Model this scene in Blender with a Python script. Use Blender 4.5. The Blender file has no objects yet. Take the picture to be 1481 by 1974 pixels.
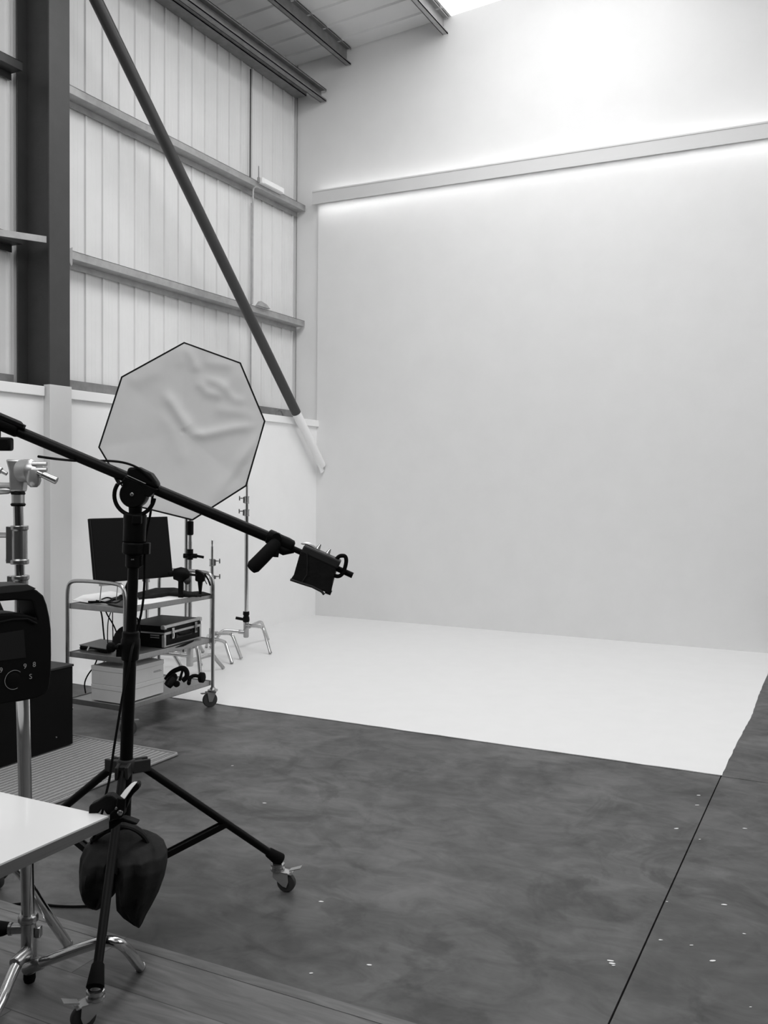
import bpy, bmesh, math, random
from mathutils import Vector, Matrix
from math import sin, cos, pi
random.seed(7)
scn = bpy.context.scene
COL = scn.collection
V = Vector

# ---------------------------------------------------------------- materials
def mat(name, c, rough=.5, metal=0., var=0., scale=8., bump=0., bscale=60., spec=.5, stretch=(1,1,1), coat=0.):
    m = bpy.data.materials.new(name); m.use_nodes = True
    nt = m.node_tree; N = nt.nodes; L = nt.links
    b = N['Principled BSDF']
    b.inputs['Roughness'].default_value = rough
    b.inputs['Metallic'].default_value = metal
    b.inputs['Specular IOR Level'].default_value = spec
    b.inputs['Coat Weight'].default_value = coat
    b.inputs['Base Color'].default_value = (c,c,c,1)
    tc = N.new('ShaderNodeTexCoord'); mp = N.new('ShaderNodeMapping')
    mp.inputs['Scale'].default_value = stretch
    L.new(tc.outputs['Object'], mp.inputs['Vector'])
    n = N.new('ShaderNodeTexNoise'); n.inputs['Scale'].default_value = scale
    n.inputs['Detail'].default_value = 6; n.inputs['Roughness'].default_value = .6
    L.new(mp.outputs['Vector'], n.inputs['Vector'])
    r = N.new('ShaderNodeMapRange')
    r.inputs['From Min'].default_value = .3; r.inputs['From Max'].default_value = .7
    r.inputs['To Min'].default_value = c*(1-var); r.inputs['To Max'].default_value = c*(1+var)
    L.new(n.outputs['Fac'], r.inputs['Value'])
    L.new(r.outputs['Result'], b.inputs['Base Color'])
    if bump > 0:
        n2 = N.new('ShaderNodeTexNoise'); n2.inputs['Scale'].default_value = bscale; n2.inputs['Detail'].default_value = 4
        L.new(mp.outputs['Vector'], n2.inputs['Vector'])
        bp = N.new('ShaderNodeBump'); bp.inputs['Strength'].default_value = bump; bp.inputs['Distance'].default_value = .01
        L.new(n2.outputs['Fac'], bp.inputs['Height']); L.new(bp.outputs['Normal'], b.inputs['Normal'])
    return m

def emit(name, s, c=1.):
    m = bpy.data.materials.new(name); m.use_nodes = True
    nt = m.node_tree; N = nt.nodes
    N.remove(N['Principled BSDF'])
    e = N.new('ShaderNodeEmission'); e.inputs['Color'].default_value = (c,c,c,1); e.inputs['Strength'].default_value = s
    nt.links.new(e.outputs['Emission'], N['Material Output'].inputs['Surface'])
    return m

M = {}
M['backwall'] = mat('painted plaster', .68, .85, var=.02, scale=3, bump=.04, bscale=90)
M['casing'] = mat('white painted casing', .62, .6, var=.015, scale=4)
M['beamw'] = mat('white painted beam', .58, .7, var=.01, scale=4)
M['sandbag'] = mat('black cordura', .012, .8, var=.3, scale=14, bump=.7, bscale=11, spec=.2)
M['dado'] = mat('white painted board', .81, .6, var=.015, scale=4)
M['cyc'] = mat('white floor paint', .71, .55, var=.015, scale=5)
M['cladding'] = mat('white steel sheet', .68, .5, var=.03, scale=2.5)
M['roof'] = mat('roof liner sheet', .62, .55, var=.03, scale=3)
M['galv'] = mat('galvanised steel', .36, .5, .35, var=.15, scale=9)
M['galvd'] = mat('galvanised steel dull', .2, .55, .3, var=.2, scale=9)
M['steel'] = mat('dark grey steel paint', .034, .5, var=.12, scale=6, bump=.08, bscale=40)
M['brace'] = mat('grey steel paint', .032, .42, var=.12, scale=5)
M['chrome'] = mat('polished chrome', .56, .14, 1., var=.05, scale=12)
M['chromed'] = mat('satin chrome', .4, .26, .95, var=.1, scale=14)
M['alu'] = mat('cast aluminium', .46, .38, .8, var=.1, scale=20)
M['trolley'] = mat('brushed stainless steel', .3, .4, .8, var=.1, scale=20, stretch=(1,8,1))
M['black'] = mat('black powder coat', .003, .45, var=.2, scale=20, spec=.1)
M['blackp'] = mat('black plastic', .0032, .5, var=.15, scale=20, spec=.09)
M['blackm'] = mat('matt black rubber', .003, .8, var=.15, scale=20, spec=.1)
M['blackf'] = mat('black nylon fabric', .007, .85, var=.3, scale=30, bump=.3, bscale=60, spec=.15)
M['greyp'] = mat('dark grey plastic', .022, .5, var=.15, scale=15, spec=.2)
M['screen'] = mat('dark screen', .006, .6, var=.02, scale=4, spec=.06)
M['screeng'] = mat('grey display', .012, .5, var=.05, scale=8, spec=.1)
M['octa'] = mat('white diffusion fabric', .53, .75, var=.025, scale=6, spec=.2)
M['silver'] = mat('silver lining', .5, .3, .9, var=.1)
M['paper'] = mat('white paper', .78, .8, var=.03)
M['box'] = mat('white cardboard', .56, .7, var=.04, scale=6)
M['mark'] = mat('printed light grey ink', .42, .6)
M['markd'] = mat('printed grey ink', .24, .6)
M['table'] = mat('white laminate', .75, .22, var=.015, scale=3, coat=.2)
M['edge'] = mat('grey edge banding', .12, .5, var=.1, scale=30, stretch=(1,.2,6))
M['speck'] = mat('white paint fleck', .75, .6)
M['groove'] = mat('dark joint filler', .012, .9, var=.5, scale=40)
M['wheel'] = mat('dark grey rubber tyre', .03, .6, var=.1, scale=30)
M['light'] = mat('pale plastic diffuser', .85, .4)
M['pad'] = mat('light grey grip pad', .6, .5, var=.05)
M['led'] = emit('led strip', 9.)
M['ledlow'] = emit('led strip underside', 11.5)
M['sky'] = emit('daylight polycarbonate', 1.7)

def concrete():
    m = mat('polished concrete', .12, .4)
    nt = m.node_tree; N = nt.nodes; L = nt.links; b = N['Principled BSDF']
    tc = [n for n in N if n.type == 'TEX_COORD'][0]
    def noise(s, d, dist=0., st=(1,1,1), w=0):
        mp = N.new('ShaderNodeMapping'); mp.inputs['Scale'].default_value = st; mp.inputs['Location'].default_value = (w,w*.7,0)
        L.new(tc.outputs['Object'], mp.inputs['Vector'])
        n = N.new('ShaderNodeTexNoise'); n.inputs['Scale'].default_value = s; n.inputs['Detail'].default_value = d
        n.inputs['Distortion'].default_value = dist; n.inputs['Roughness'].default_value = .62
        L.new(mp.outputs['Vector'], n.inputs['Vector']); return n.outputs['Fac']
    def rng(x, a, bb, lo, hi):
        r = N.new('ShaderNodeMapRange'); r.inputs['From Min'].default_value = a; r.inputs['From Max'].default_value = bb
        r.inputs['To Min'].default_value = lo; r.inputs['To Max'].default_value = hi
        L.new(x, r.inputs['Value']); return r.outputs['Result']
    def op(o, a, bb):
        q = N.new('ShaderNodeMath'); q.operation = o
        for i, s in enumerate((a, bb)):
            if isinstance(s, float): q.inputs[i].default_value = s
            else: L.new(s, q.inputs[i])
        return q.outputs[0]
    big = rng(noise(1.15, 5, .7), .38, .64, .68, 1.16)
    mid = rng(noise(4.2, 8, 1.1, (1,1.6,1), 4.), .36, .66, .68, 1.24)
    patch = rng(noise(1.9, 4, 1.6, (1.2,1,1), 11.), .55, .63, 1., .70)
    fine = rng(noise(26, 4, 0, (1,2,1), 2.), .3, .7, .95, 1.05)
    f = op('MULTIPLY', op('MULTIPLY', big, mid), op('MULTIPLY', patch, fine))
    col = op('MULTIPLY', f, .085)
    b.inputs['Specular IOR Level'].default_value = .32
    for l in list(L):
        if l.to_socket == b.inputs['Base Color']: L.remove(l)
    L.new(col, b.inputs['Base Color'])
    L.new(rng(noise(3, 5, .5, (1,1,1), 7.), .3, .7, .34, .56), b.inputs['Roughness'])
    return m
M['concrete'] = concrete()

def wood():
    m = mat('grey oak laminate', .16, .42)
    nt = m.node_tree; N = nt.nodes; L = nt.links; b = N['Principled BSDF']
    tc = [n for n in N if n.type == 'TEX_COORD'][0]
    mp = N.new('ShaderNodeMapping'); mp.inputs['Scale'].default_value = (1., 7., 1.)
    L.new(tc.outputs['Object'], mp.inputs['Vector'])
    n = N.new('ShaderNodeTexNoise'); n.inputs['Scale'].default_value = 3.2; n.inputs['Detail'].default_value = 9; n.inputs['Distortion'].default_value = 1.6
    L.new(mp.outputs['Vector'], n.inputs['Vector'])
    br = N.new('ShaderNodeTexBrick'); br.inputs['Scale'].default_value = 1.
    br.inputs['Brick Width'].default_value = 1.6; br.inputs['Row Height'].default_value = .24; br.inputs['Mortar Size'].default_value = .0022
    br.inputs['Color1'].default_value = (.75,.75,.75,1); br.inputs['Color2'].default_value = (1.25,1.25,1.25,1); br.inputs['Mortar'].default_value = (.4,.4,.4,1)
    mp2 = N.new('ShaderNodeMapping'); mp2.inputs['Location'].default_value = (.33,-.07,0)
    L.new(tc.outputs['Object'], mp2.inputs['Vector']); L.new(mp2.outputs['Vector'], br.inputs['Vector'])
    r = N.new('ShaderNodeMapRange'); r.inputs['From Min'].default_value = .3; r.inputs['From Max'].default_value = .72
    r.inputs['To Min'].default_value = .085; r.inputs['To Max'].default_value = .175
    L.new(n.outputs['Fac'], r.inputs['Value'])
    q = N.new('ShaderNodeMath'); q.operation = 'MULTIPLY'
    L.new(r.outputs['Result'], q.inputs[0]); L.new(br.outputs['Color'], q.inputs[1])
    for l in list(L):
        if l.to_socket == b.inputs['Base Color']: L.remove(l)
    L.new(q.outputs[0], b.inputs['Base Color'])
    return m
M['wood'] = wood()

def rug_mat():
    m = mat('woven sisal', .3, .95)
    nt = m.node_tree; N = nt.nodes; L = nt.links; b = N['Principled BSDF']
    tc = [n for n in N if n.type == 'TEX_COORD'][0]
    def wave(d, s):
        w = N.new('ShaderNodeTexWave'); w.wave_type = 'BANDS'; w.bands_direction = d; w.inputs['Scale'].default_value = s
        w.inputs['Distortion'].default_value = .6; w.inputs['Detail'].default_value = 1; w.inputs['Detail Scale'].default_value = 6
        L.new(tc.outputs['Object'], w.inputs['Vector']); return w.outputs['Fac']
    q = N.new('ShaderNodeMath'); q.operation = 'MULTIPLY'
    L.new(wave('X', 9.), q.inputs[0])
    r0 = N.new('ShaderNodeMapRange'); r0.inputs['To Min'].default_value = .55; r0.inputs['To Max'].default_value = 1.
    L.new(wave('Y', 24.), r0.inputs['Value']); L.new(r0.outputs['Result'], q.inputs[1])
    r = N.new('ShaderNodeMapRange'); r.inputs['To Min'].default_value = .13; r.inputs['To Max'].default_value = .36
    L.new(q.outputs[0], r.inputs['Value'])
    for l in list(L):
        if l.to_socket == b.inputs['Base Color']: L.remove(l)
    L.new(r.outputs['Result'], b.inputs['Base Color'])
    bp = N.new('ShaderNodeBump'); bp.inputs['Strength'].default_value = .8; bp.inputs['Distance'].default_value = .01
    L.new(q.outputs[0], bp.inputs['Height']); L.new(bp.outputs['Normal'], b.inputs['Normal'])
    return m
M['rug'] = rug_mat()

# ---------------------------------------------------------------- mesh tools
def frame(d):
    d = V(d).normalized()
    u = d.cross(V((0,0,1)))
    if u.length < 1e-4: u = V((1,0,0))
    u.normalize()
    return d, u, d.cross(u)

def chaikin(pts, k=2):
    pts = [V(p) for p in pts]
    for _ in range(k):
        o = [pts[0]]
        for a, b in zip(pts, pts[1:]):
            o += [a*.75+b*.25, a*.25+b*.75]
        pts = o + [pts[-1]]
    return pts

class MB:
    def __init__(s): s.v = []; s.f = []
    def add(s, vs, fs):
        n = len(s.v); s.v += [V(p) for p in vs]; s.f += [tuple(i+n for i in f) for f in fs]; return s
    def box(s, a, b):
        (x0,y0,z0), (x1,y1,z1) = a, b
        return s.add([(x0,y0,z0),(x1,y0,z0),(x1,y1,z0),(x0,y1,z0),(x0,y0,z1),(x1,y0,z1),(x1,y1,z1),(x0,y1,z1)],
                     [(3,2,1,0),(4,5,6,7),(0,1,5,4),(1,2,6,5),(2,3,7,6),(3,0,4,7)])
    def obox(s, c, ax, ay, az):                     # centre and three half-axis vectors
        c, ax, ay, az = V(c), V(ax), V(ay), V(az)
        vs = [c+ax*i+ay*j+az*k for k in (-1,1) for i, j in ((-1,-1),(1,-1),(1,1),(-1,1))]
        return s.add(vs, [(3,2,1,0),(4,5,6,7),(0,1,5,4),(1,2,6,5),(2,3,7,6),(3,0,4,7)])
    def bar(s, a, b, w, h, up=(0,0,1)):             # rectangular bar a->b
        a, b = V(a), V(b); d = (b-a).normalized(); u = V(up); sd = d.cross(u)
        if sd.length < 1e-4: sd = d.cross(V((1,0,0)))
        sd.normalize(); u = sd.cross(d)
        return s.obox((a+b)/2, (b-a)/2, sd*w/2, u*h/2)
    def rings(s, rs, cap=True, close=False):
        n = len(rs[0]); o = len(s.v)
        for r in rs: s.v += [V(p) for p in r]
        m = len(rs)
        for i in range(m if close else m-1):
            k = (i+1) % m
            for j in range(n):
                s.f.append((o+i*n+j, o+i*n+(j+1)%n, o+k*n+(j+1)%n, o+k*n+j))
        if cap and not close:
            s.f.append(tuple(o+j for j in range(n))[::-1]); s.f.append(tuple(o+(m-1)*n+j for j in range(n)))
        return s
    def tube(s, pts, r, n=14, cap=True, close=False, flat=1.):
        pts = [V(p) for p in pts]; m = len(pts)
        rr = r if isinstance(r, (list, tuple)) else [r]*m
        if len(rr) != m:                            # spread a short list of radii along the path
            k = len(rr)-1; q = [i*k/(m-1) for i in range(m)]
            rr = [rr[int(t)]*(1-t+int(t))+rr[min(int(t)+1,k)]*(t-int(t)) for t in q]
        rs = []; u = None
        for i, p in enumerate(pts):
            if close: d = (pts[(i+1)%m]-pts[i-1])
            else: d = pts[min(i+1,m-1)]-pts[max(i-1,0)]
            d.normalize()
            if u is None: _, u, _ = frame(d)
            u = (u - d*u.dot(d)).normalized(); w = d.cross(u)
            rs.append([p + (u*cos(2*pi*j/n) + w*sin(2*pi*j/n)*flat)*rr[i] for j in range(n)])
        return s.rings(rs, cap, close)
    def lathe(s, o, d, prof, n=20):                 # prof: (distance along d, radius)
        o = V(o); d, u, w = frame(d)
        return s.rings([[o+d*h+(u*cos(2*pi*j/n)+w*sin(2*pi*j/n))*r for j in range(n)] for h, r in prof])
    def prism(s, poly, ext):
        ext = V(ext)
        return s.rings([[V(p) for p in poly], [V(p)+ext for p in poly]])
    def ball(s, c, r, n=14):
        return s.lathe(V(c)-V((0,0,r)), (0,0,1), [(r-r*cos(pi*i/8), max(r*sin(pi*i/8), r*.02)) for i in range(9)], n)
    def loft(s, secs, n=20):                        # (centre, half axis a, half axis b)
        return s.rings([[V(c)+V(a)*cos(2*pi*j/n)+V(b)*sin(2*pi*j/n) for j in range(n)] for c, a, b in secs])
    def build(s, name, m, parent=None, bevel=0., sharp=35, sub=0):
        me = bpy.data.meshes.new(name)
        if parent is not None: off = V(parent['_w'])
        else:
            xs = [p.x for p in s.v]; ys = [p.y for p in s.v]; zs = [p.z for p in s.v]
            off = V(((min(xs)+max(xs))/2, (min(ys)+max(ys))/2, min(zs)))
        me.from_pydata([tuple(p-off) for p in s.v], [], s.f)
        bm = bmesh.new(); bm.from_mesh(me)
        bmesh.ops.recalc_face_normals(bm, faces=bm.faces)
        for f in bm.faces: f.smooth = True
        for e in bm.edges:
            if len(e.link_faces) == 2 and e.calc_face_angle(0) > math.radians(sharp): e.smooth = False
        bm.to_mesh(me); bm.free()
        me.materials.append(M[m] if isinstance(m, str) else m)
        o = bpy.data.objects.new(name, me); COL.objects.link(o)
        o['_w'] = tuple(off)
        if parent is not None:
            o.parent = parent; o.location = (0,0,0)
        else: o.location = off
        if bevel > 0:
            b = o.modifiers.new('bevel', 'BEVEL'); b.width = bevel; b.segments = 2; b.limit_method = 'ANGLE'; b.angle_limit = math.radians(40)
        if sub:
            q = o.modifiers.new('sub', 'SUBSURF'); q.levels = sub; q.render_levels = sub
        return o

def tag(o, label, cat, group=None, kind=None):
    o['label'] = label; o['category'] = cat
    if group: o['group'] = group
    if kind: o['kind'] = kind
    return o

def thing(name, loc, label, cat, group=None, kind=None):
    o = bpy.data.objects.new(name, None); COL.objects.link(o); o.location = loc; o['_w'] = tuple(loc)
    o.empty_display_size = .05
    return tag(o, label, cat, group, kind)

def struct(o, label, cat): return tag(o, label, cat, kind='structure')

def lerp(a, b, t): return V(a)*(1-t)+V(b)*t

# ================================================================ SETTING
# concrete floor: four slabs with open saw-cut joints
JX, JY, G = 5.106, -4.185, .0032
b = MB()
for x0, x1 in ((-.34, JX-G), (JX+G, 10.)):
    for y0, y1 in ((-13., JY-G), (JY+G, .2)):
        b.box((x0,y0,-.1), (x1,y1,0))
struct(b.build('floor', 'concrete'), 'dark mottled polished concrete floor with saw-cut joints', 'floor')
b = MB(); b.box((-.34,-13.,-.12), (10.,.2,-.012))
struct(b.build('floor_joint', 'groove'), 'dark filler showing in the narrow joint of the concrete floor', 'floor joint')
# white painted cove floor, edge slightly ragged
b = MB(); edge = []
rnd = random.Random(3)
for i in range(60): edge.append((5.11*i/60, -4.172+rnd.uniform(-.004,.004), 0))
for i in range(61): edge.append((5.109+rnd.uniform(-.0025,.0025)+(.016*math.exp(-((i-22)/9)**2)), -4.17+4.17*i/60, 0))
edge.append((0,0,0))
b.prism(edge, (0,0,.0025))
struct(b.build('floor_white', 'cyc'), 'white painted studio floor area in front of the back wall', 'floor')
b = MB(); b.box((-.34,-13.,.0005), (8.,-7.155,.009))
struct(b.build('floor_wood', 'wood'), 'grey wood-grain laminate floor at the front', 'floor')
b = MB(); b.prism([(-.34,-7.158,.0005),(-.34,-7.158,.0105),(-.34,-7.15,.0125),(-.34,-7.112,.0115),(-.34,-7.1,.0005)], (8.34,0,0))
struct(b.build('trim_1', 'wood'), 'narrow edging strip between laminate and concrete floor', 'trim')

# back wall
b = MB(); b.box((-.36,.03,0), (10.,.2,7.6))
struct(b.build('wall_back', 'backwall'), 'tall plain white plastered back wall', 'wall')
b = MB(); b.box((0,0,0), (10.,.0295,4.9))
struct(b.build('wall_back_panel', 'backwall'), 'flat white backdrop panel standing below the lit beam', 'wall')
# dado wall with ledge
b = MB(); b.box((-.30,-13.,0), (0,0,2.26))
struct(b.build('wall_left_dado', 'dado'), 'white boarded lower part of the left wall', 'wall')
b = MB(); b.box((-.33,-3.955,2.252), (.028,.028,2.33)); b.box((-.33,-13,2.252), (.028,-4.205,2.33))
struct(b.build('trim_2', 'dado', bevel=.004), 'projecting white ledge along the top of the lower left wall', 'trim')
# profiled cladding
prof = []; y = -9.05
ribs = [-1.304+.2095*i for i in range(-36, 7)]
for yr in ribs:
    prof += [(-.34,yr-.013), (-.322,yr-.009), (-.322,yr+.009), (-.34,yr+.013),
             (-.34,yr+.075), (-.3385,yr+.078), (-.3385,yr+.086), (-.34,yr+.089), (-.34,yr+.118), (-.3385,yr+.121), (-.3385,yr+.129), (-.34,yr+.132)]
prof = [p for p in prof if p[1] < .02]
b = MB(); n = len(prof)
b.add([(x,yy,2.3) for x, yy in prof]+[(x,yy,6.9) for x, yy in prof], [(i,i+1,n+i+1,n+i) for i in range(n-1)])
b.box((-.42,-9.4,2.25), (-.36,.03,6.9))
struct(b.build('wall_left', 'cladding', sharp=15), 'white profiled steel cladding of the upper left wall', 'wall')
b = MB(); b.box((-.335,-3.9,2.331), (-.285,.02,2.45)); b.box((-.335,-9,2.331), (-.285,-4.23,2.43))
struct(b.build('trim_3', 'galvd'), 'grey metal flashing at the foot of the steel cladding', 'trim')
b = MB(); b.box((-.318,.02,2.331), (-.311,.0295,6.6))
struct(b.build('trim_4', 'galv'), 'thin dark corner joint between cladding and back wall', 'trim')

# horizontal sheeting rails (Z sections)
def girt(y0, y1, zt, name, label, m='galv'):
    b = MB()
    b.box((-.186,y0,zt-.062), (-.18,y1,zt)); b.box((-.305,y0,zt-.068), (-.18,y1,zt-.062)); b.box((-.308,y0,zt-.12), (-.302,y1,zt-.062))
    b.box((-.2,y0,zt-.004), (-.18,y1,zt))
    struct(b.build(name, m), label, 'sheeting rail')
girt(-3.95, .0, 4.885, 'sheeting_rail', 'upper galvanised rail across the cladding, right of the column')
girt(-3.95, .0, 3.52, 'sheeting_rail', 'lower galvanised rail across the cladding, right of the column')
girt(-8.5, -4.23, 4.87, 'sheeting_rail', 'upper dark rail on the cladding behind the column', 'steel')
girt(-8.5, -4.23, 3.52, 'sheeting_rail', 'lower dark rail on the cladding behind the column', 'steel')
# rail cleat near the column and end bracket
b = MB(); b.prism([(-.17,-3.8,3.50),(-.17,-3.715,3.545),(-.17,-3.715,3.40),(-.17,-3.735,3.385),(-.17,-3.75,3.42),(-.17,-3.8,3.45)], (-.008,0,0))
struct(b.build('rail_cleat', 'galv', bevel=.002), 'pale cleat plate on the lower rail beside the column', 'bracket')
# flange stay from column to near rail
b = MB(); b.bar((.03,-4.19,3.475), (-.2,-4.60,3.475), .012, .05)
struct(b.build('flange_stay', 'galv'), 'light grey stay bar running from column flange to lower rail', 'stay bar')
# column
b = MB(); y0, y1 = -4.188, -3.975
b.box((.048,y0,2.34), (.062,y1,7.)); b.box((-.30,y0,2.34), (-.286,y1,7.)); b.box((-.286,-4.088,2.34), (.048,-4.076,7.))
struct(b.build('steel_column', 'steel', bevel=.002), 'dark grey steel H column standing against the left wall', 'column')
b = MB(); b.box((0.0005,y0-.004,0), (.07,y1+.01,2.345))
struct(b.build('column_casing', 'casing', bevel=.003), 'white boxed casing around the foot of the steel column', 'casing')
# diagonal brace pipe, lower end painted white
A0, A1 = V((.102,-.045,1.79)), V((.102,-3.99,5.786))
d = (A1-A0).normalized()
t0 = thing('diagonal_brace', tuple(A0), 'dark grey round steel brace slanting down the left wall to the corner', 'brace', kind='structure')
S = A0 + (A1-A0)*((2.372-1.79)/(5.786-1.79))
b = MB(); b.tube([S, A1], .054, 24); b.build('brace_pipe', 'brace', t0)
b = MB(); b.lathe(S, -d, [(-.002,.056),(0,.056),(.001,.052),((S-A0).length*.97,.05),((S-A0).length,.045)], 24)
b.build('painted_end', 'dado', t0)['label'] = 'white painted lower end'
b = MB(); b.prism([A0+d*.14+V((-.008,.03,.02)), A0+d*.14+V((-.008,-.03,-.02)), A0+V((-.008,-.02,-.09)), A0+V((-.008,.042,-.06))], (.016,0,0)); b.build('gusset', 'dado', t0)

b = MB(); b.box((10.,-13.2,0), (10.15,.2,3.6))  # added out of view so the chrome has something dark to mirror
struct(b.build('wall_right_added', 'steel'), 'unseen dark grey wall added on the right for darker chrome reflections', 'wall')
b = MB(); b.box((-.4,-13.2,0), (10.,-13.05,4.2))  # unseen, put in behind the camera to darken reflections and near fill
struct(b.build('wall_front_added', 'steel'), 'unseen dark grey wall added behind the camera for darker chrome reflections', 'wall')
# roof
def zr(x): return 6.592+.081*x
def roofsheet(x0, x1, name, m, label, cat, dz=0., rib=True):
    b = MB(); pr = []; yy = -10.4
    while yy < .03:
        pr += [(yy,0),(yy+.26,0),(yy+.275,-.018),(yy+.30,-.018),(yy+.315,0)] if rib else [(yy,0),(yy+.3,0)]
        yy += .33
    pr = [(min(p[0],.03),p[1]) for p in pr]; n = len(pr)
    vs = [(x,p[0],zr(x)+p[1]+dz) for x in (x0,x1) for p in pr]
    b.add(vs, [(i,i+1,n+i+1,n+i) for i in range(n-1)])
    b.add([(x0,-10.4,zr(x0)+.06+dz),(x1,-10.4,zr(x1)+.06+dz),(x1,.03,zr(x1)+.06+dz),(x0,.03,zr(x0)+.06+dz)], [(0,1,2,3)])
    return struct(b.build(name, m, sharp=12), label, cat)
roofsheet(-.42, 1.66, 'ceiling', 'roof', 'pale ribbed roof lining sheets above the left side', 'ceiling')
roofsheet(4.3, 10., 'ceiling', 'roof', 'pale ribbed roof lining sheets above the right side', 'ceiling')
roofsheet(1.66, 4.3, 'window_1', 'sky', 'bright translucent rooflight strip over the studio', 'skylight', rib=False)
def purlin(x, zb, zt, name, label, m, w=.065, yend=.0, ystart=-8.5):
    b = MB(); tk = .008
    b.box((x,ystart,zb), (x+tk,yend,zt)); b.box((x,ystart,zb), (x+w,yend,zb+tk)); b.box((x,ystart,zt-tk), (x+w,yend,zt)); b.box((x+w-tk,ystart,zt-.02), (x+w,yend,zt))
    b.box((x+w-tk,ystart,zb), (x+w,yend,zb+.018))
    struct(b.build(name, m), label, 'purlin')
purlin(.36, 6.425, 6.615, 'roof_purlin', 'grey roof purlin between rooflight purlin and eaves beams', 'galvd')
purlin(1.575, 6.525, 6.715, 'roof_purlin', 'pale roof purlin along the edge of the bright rooflight', 'galv', ystart=-9.3)
b = MB(); b.box((-.33,-8.5,6.17), (-.175,.0,6.18)); b.box((-.181,-8.5,6.17), (-.175,.0,6.265)); b.box((-.33,-8.5,6.255), (-.175,.0,6.265)); b.box((-.2,-8.5,6.18), (-.19,.0,6.2))
struct(b.build('eaves_beam', 'galvd'), 'grey eaves beam at the top of the cladding', 'beam')
b = MB(); b.box((.02,-8.5,6.06), (.028,.0,6.2)); b.box((.02,-8.5,6.06), (.1,.0,6.068)); b.box((.02,-8.5,6.192), (.1,.0,6.2)); b.box((.092,-8.5,6.06), (.1,.0,6.085)); b.box((.092,-8.5,6.178), (.1,.0,6.2))
b.box((-.04,-8.5,6.196), (.03,0,6.204))
struct(b.build('eaves_strut', 'galvd'), 'grey channel strut hanging beside the eaves beam', 'beam')

# lit beam on the back wall
t0 = thing('light_beam', (4.5,-.07,4.845), 'long white horizontal beam with hidden light strips on the back wall', 'light beam', kind='structure')
b = MB(); b.box((0,-.14,4.866), (10.,-.05,4.98)); b.box((0,-.05,4.905), (10.,.0295,4.955)); b.build('beam_casing', 'beamw', t0)
b = MB(); b.box((0,-.146,4.836), (10.,-.138,4.87)); b.box((0,-.146,4.976), (10.,-.136,4.992)); b.build('beam_lip', 'beamw', t0)
b = MB(); b.box((.01,-.075,4.9805), (10.,-.06,4.988)); b.build('light_strip', 'led', t0)['label'] = 'glowing strip along the top'
b = MB(); b.box((.01,-.10,4.861), (10.,-.072,4.8655)); b.build('light_strip', 'ledlow', t0)['label'] = 'glowing strip along the underside'

# conduit on the cladding and small fittings on the rails
b = MB(); b.tube([(-.305,-.93,2.34),(-.305,-.93,4.68)], .009, 10)
tag(b.build('wall_conduit', 'galv'), 'thin vertical cable conduit rising from the ledge to the upper rail', 'conduit')
b = MB(); b.tube(chaikin([(-.162,-1.11,3.53),(-.162,-1.11,4.72),(-.162,-1.10,4.78),(-.162,-1.04,4.81),(-.155,-.99,4.80)]), .010, 10)
tag(b.build('wall_conduit', 'galv'), 'pale conduit bending over onto the front of the upper rail', 'conduit')
b = MB(); b.tube([(-.305,-.96,4.89),(-.305,-.96,6.13)], .008, 10)
tag(b.build('wall_conduit', 'steel'), 'dark thin conduit from the upper rail up to the eaves beam', 'conduit')
t0 = thing('batten_light', (-.17,-.6,4.87), 'small pale strip light fitted on the upper rail near the corner', 'light fitting')
b = MB(); b.box((-.178,-.99,4.86), (-.12,-.55,4.925)); b.build('housing', 'dado', t0, bevel=.006)
b = MB(); b.box((-.12,-.96,4.866), (-.112,-.58,4.915)); b.build('diffuser', 'light', t0)
b = MB(); b.lathe((-.15,-1.02,4.86), (0,0,1), [(0,.014),(.05,.014),(.06,.006),(.17,.005),(.18,.002)], 10); b.build('hanging_rod', 'galvd', t0)
b = MB(); b.prism([(-.176,-1.04,3.521),(-.176,-.98,3.58),(-.176,-.87,3.56),(-.176,-.80,3.521)], (.045,0,0))
tag(b.build('rail_fitting', 'galv', bevel=.004), 'small wedge-shaped metal fitting on the lower rail', 'fitting')
b = MB(); b.tube(chaikin([(-.05,-.80,2.338),(-.05,-.76,2.40),(-.05,-.69,2.395),(-.05,-.66,2.338)]), .009, 8)
tag(b.build('wall_hook', 'galvd'), 'small metal loop on the ledge behind the softbox', 'hook')

# paint flecks on the concrete
b = MB(); rnd = random.Random(5)
for p in [(5.043,-4.574,0.0005),(5.058,-4.732,0.0005),(5.304,-4.957,0.0005),(5.136,-5.197,0.0005),(5.315,-5.84,0.0005),(5.407,-6.049,0.0005),(5.15,-6.236,0.0005),(5.252,-6.224,0.0005),(5.332,-6.301,0.0005),(5.473,-6.539,0.0005),(5.042,-6.488,0.0005),(5.026,-6.462,0.0005),(5.035,-6.477,0.0005),(5.116,-5.915,0.0005),(2.639,-5.309,0.0005),(5.019,-5.11,0.0005),(3.14,-5.731,0.0005),(3.943,-6.537,0.0005),(4.321,-6.864,0.0005),(4.178,-6.998,0.0005)]:
    p = V(p); a = rnd.uniform(.2,.7); w = rnd.uniform(.004,.012); u = V((cos(a),sin(a),0)); v = V((-sin(a),cos(a),0))
    b.prism([p+u*w*cos(2*pi*j/7)+v*w*.45*sin(2*pi*j/7)*rnd.uniform(.6,1.2) for j in range(7)], (0,0,.001))
tag(b.build('paint_flecks', 'speck'), 'small white paint flecks scattered over the concrete floor', 'paint flecks', kind='stuff')

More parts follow.
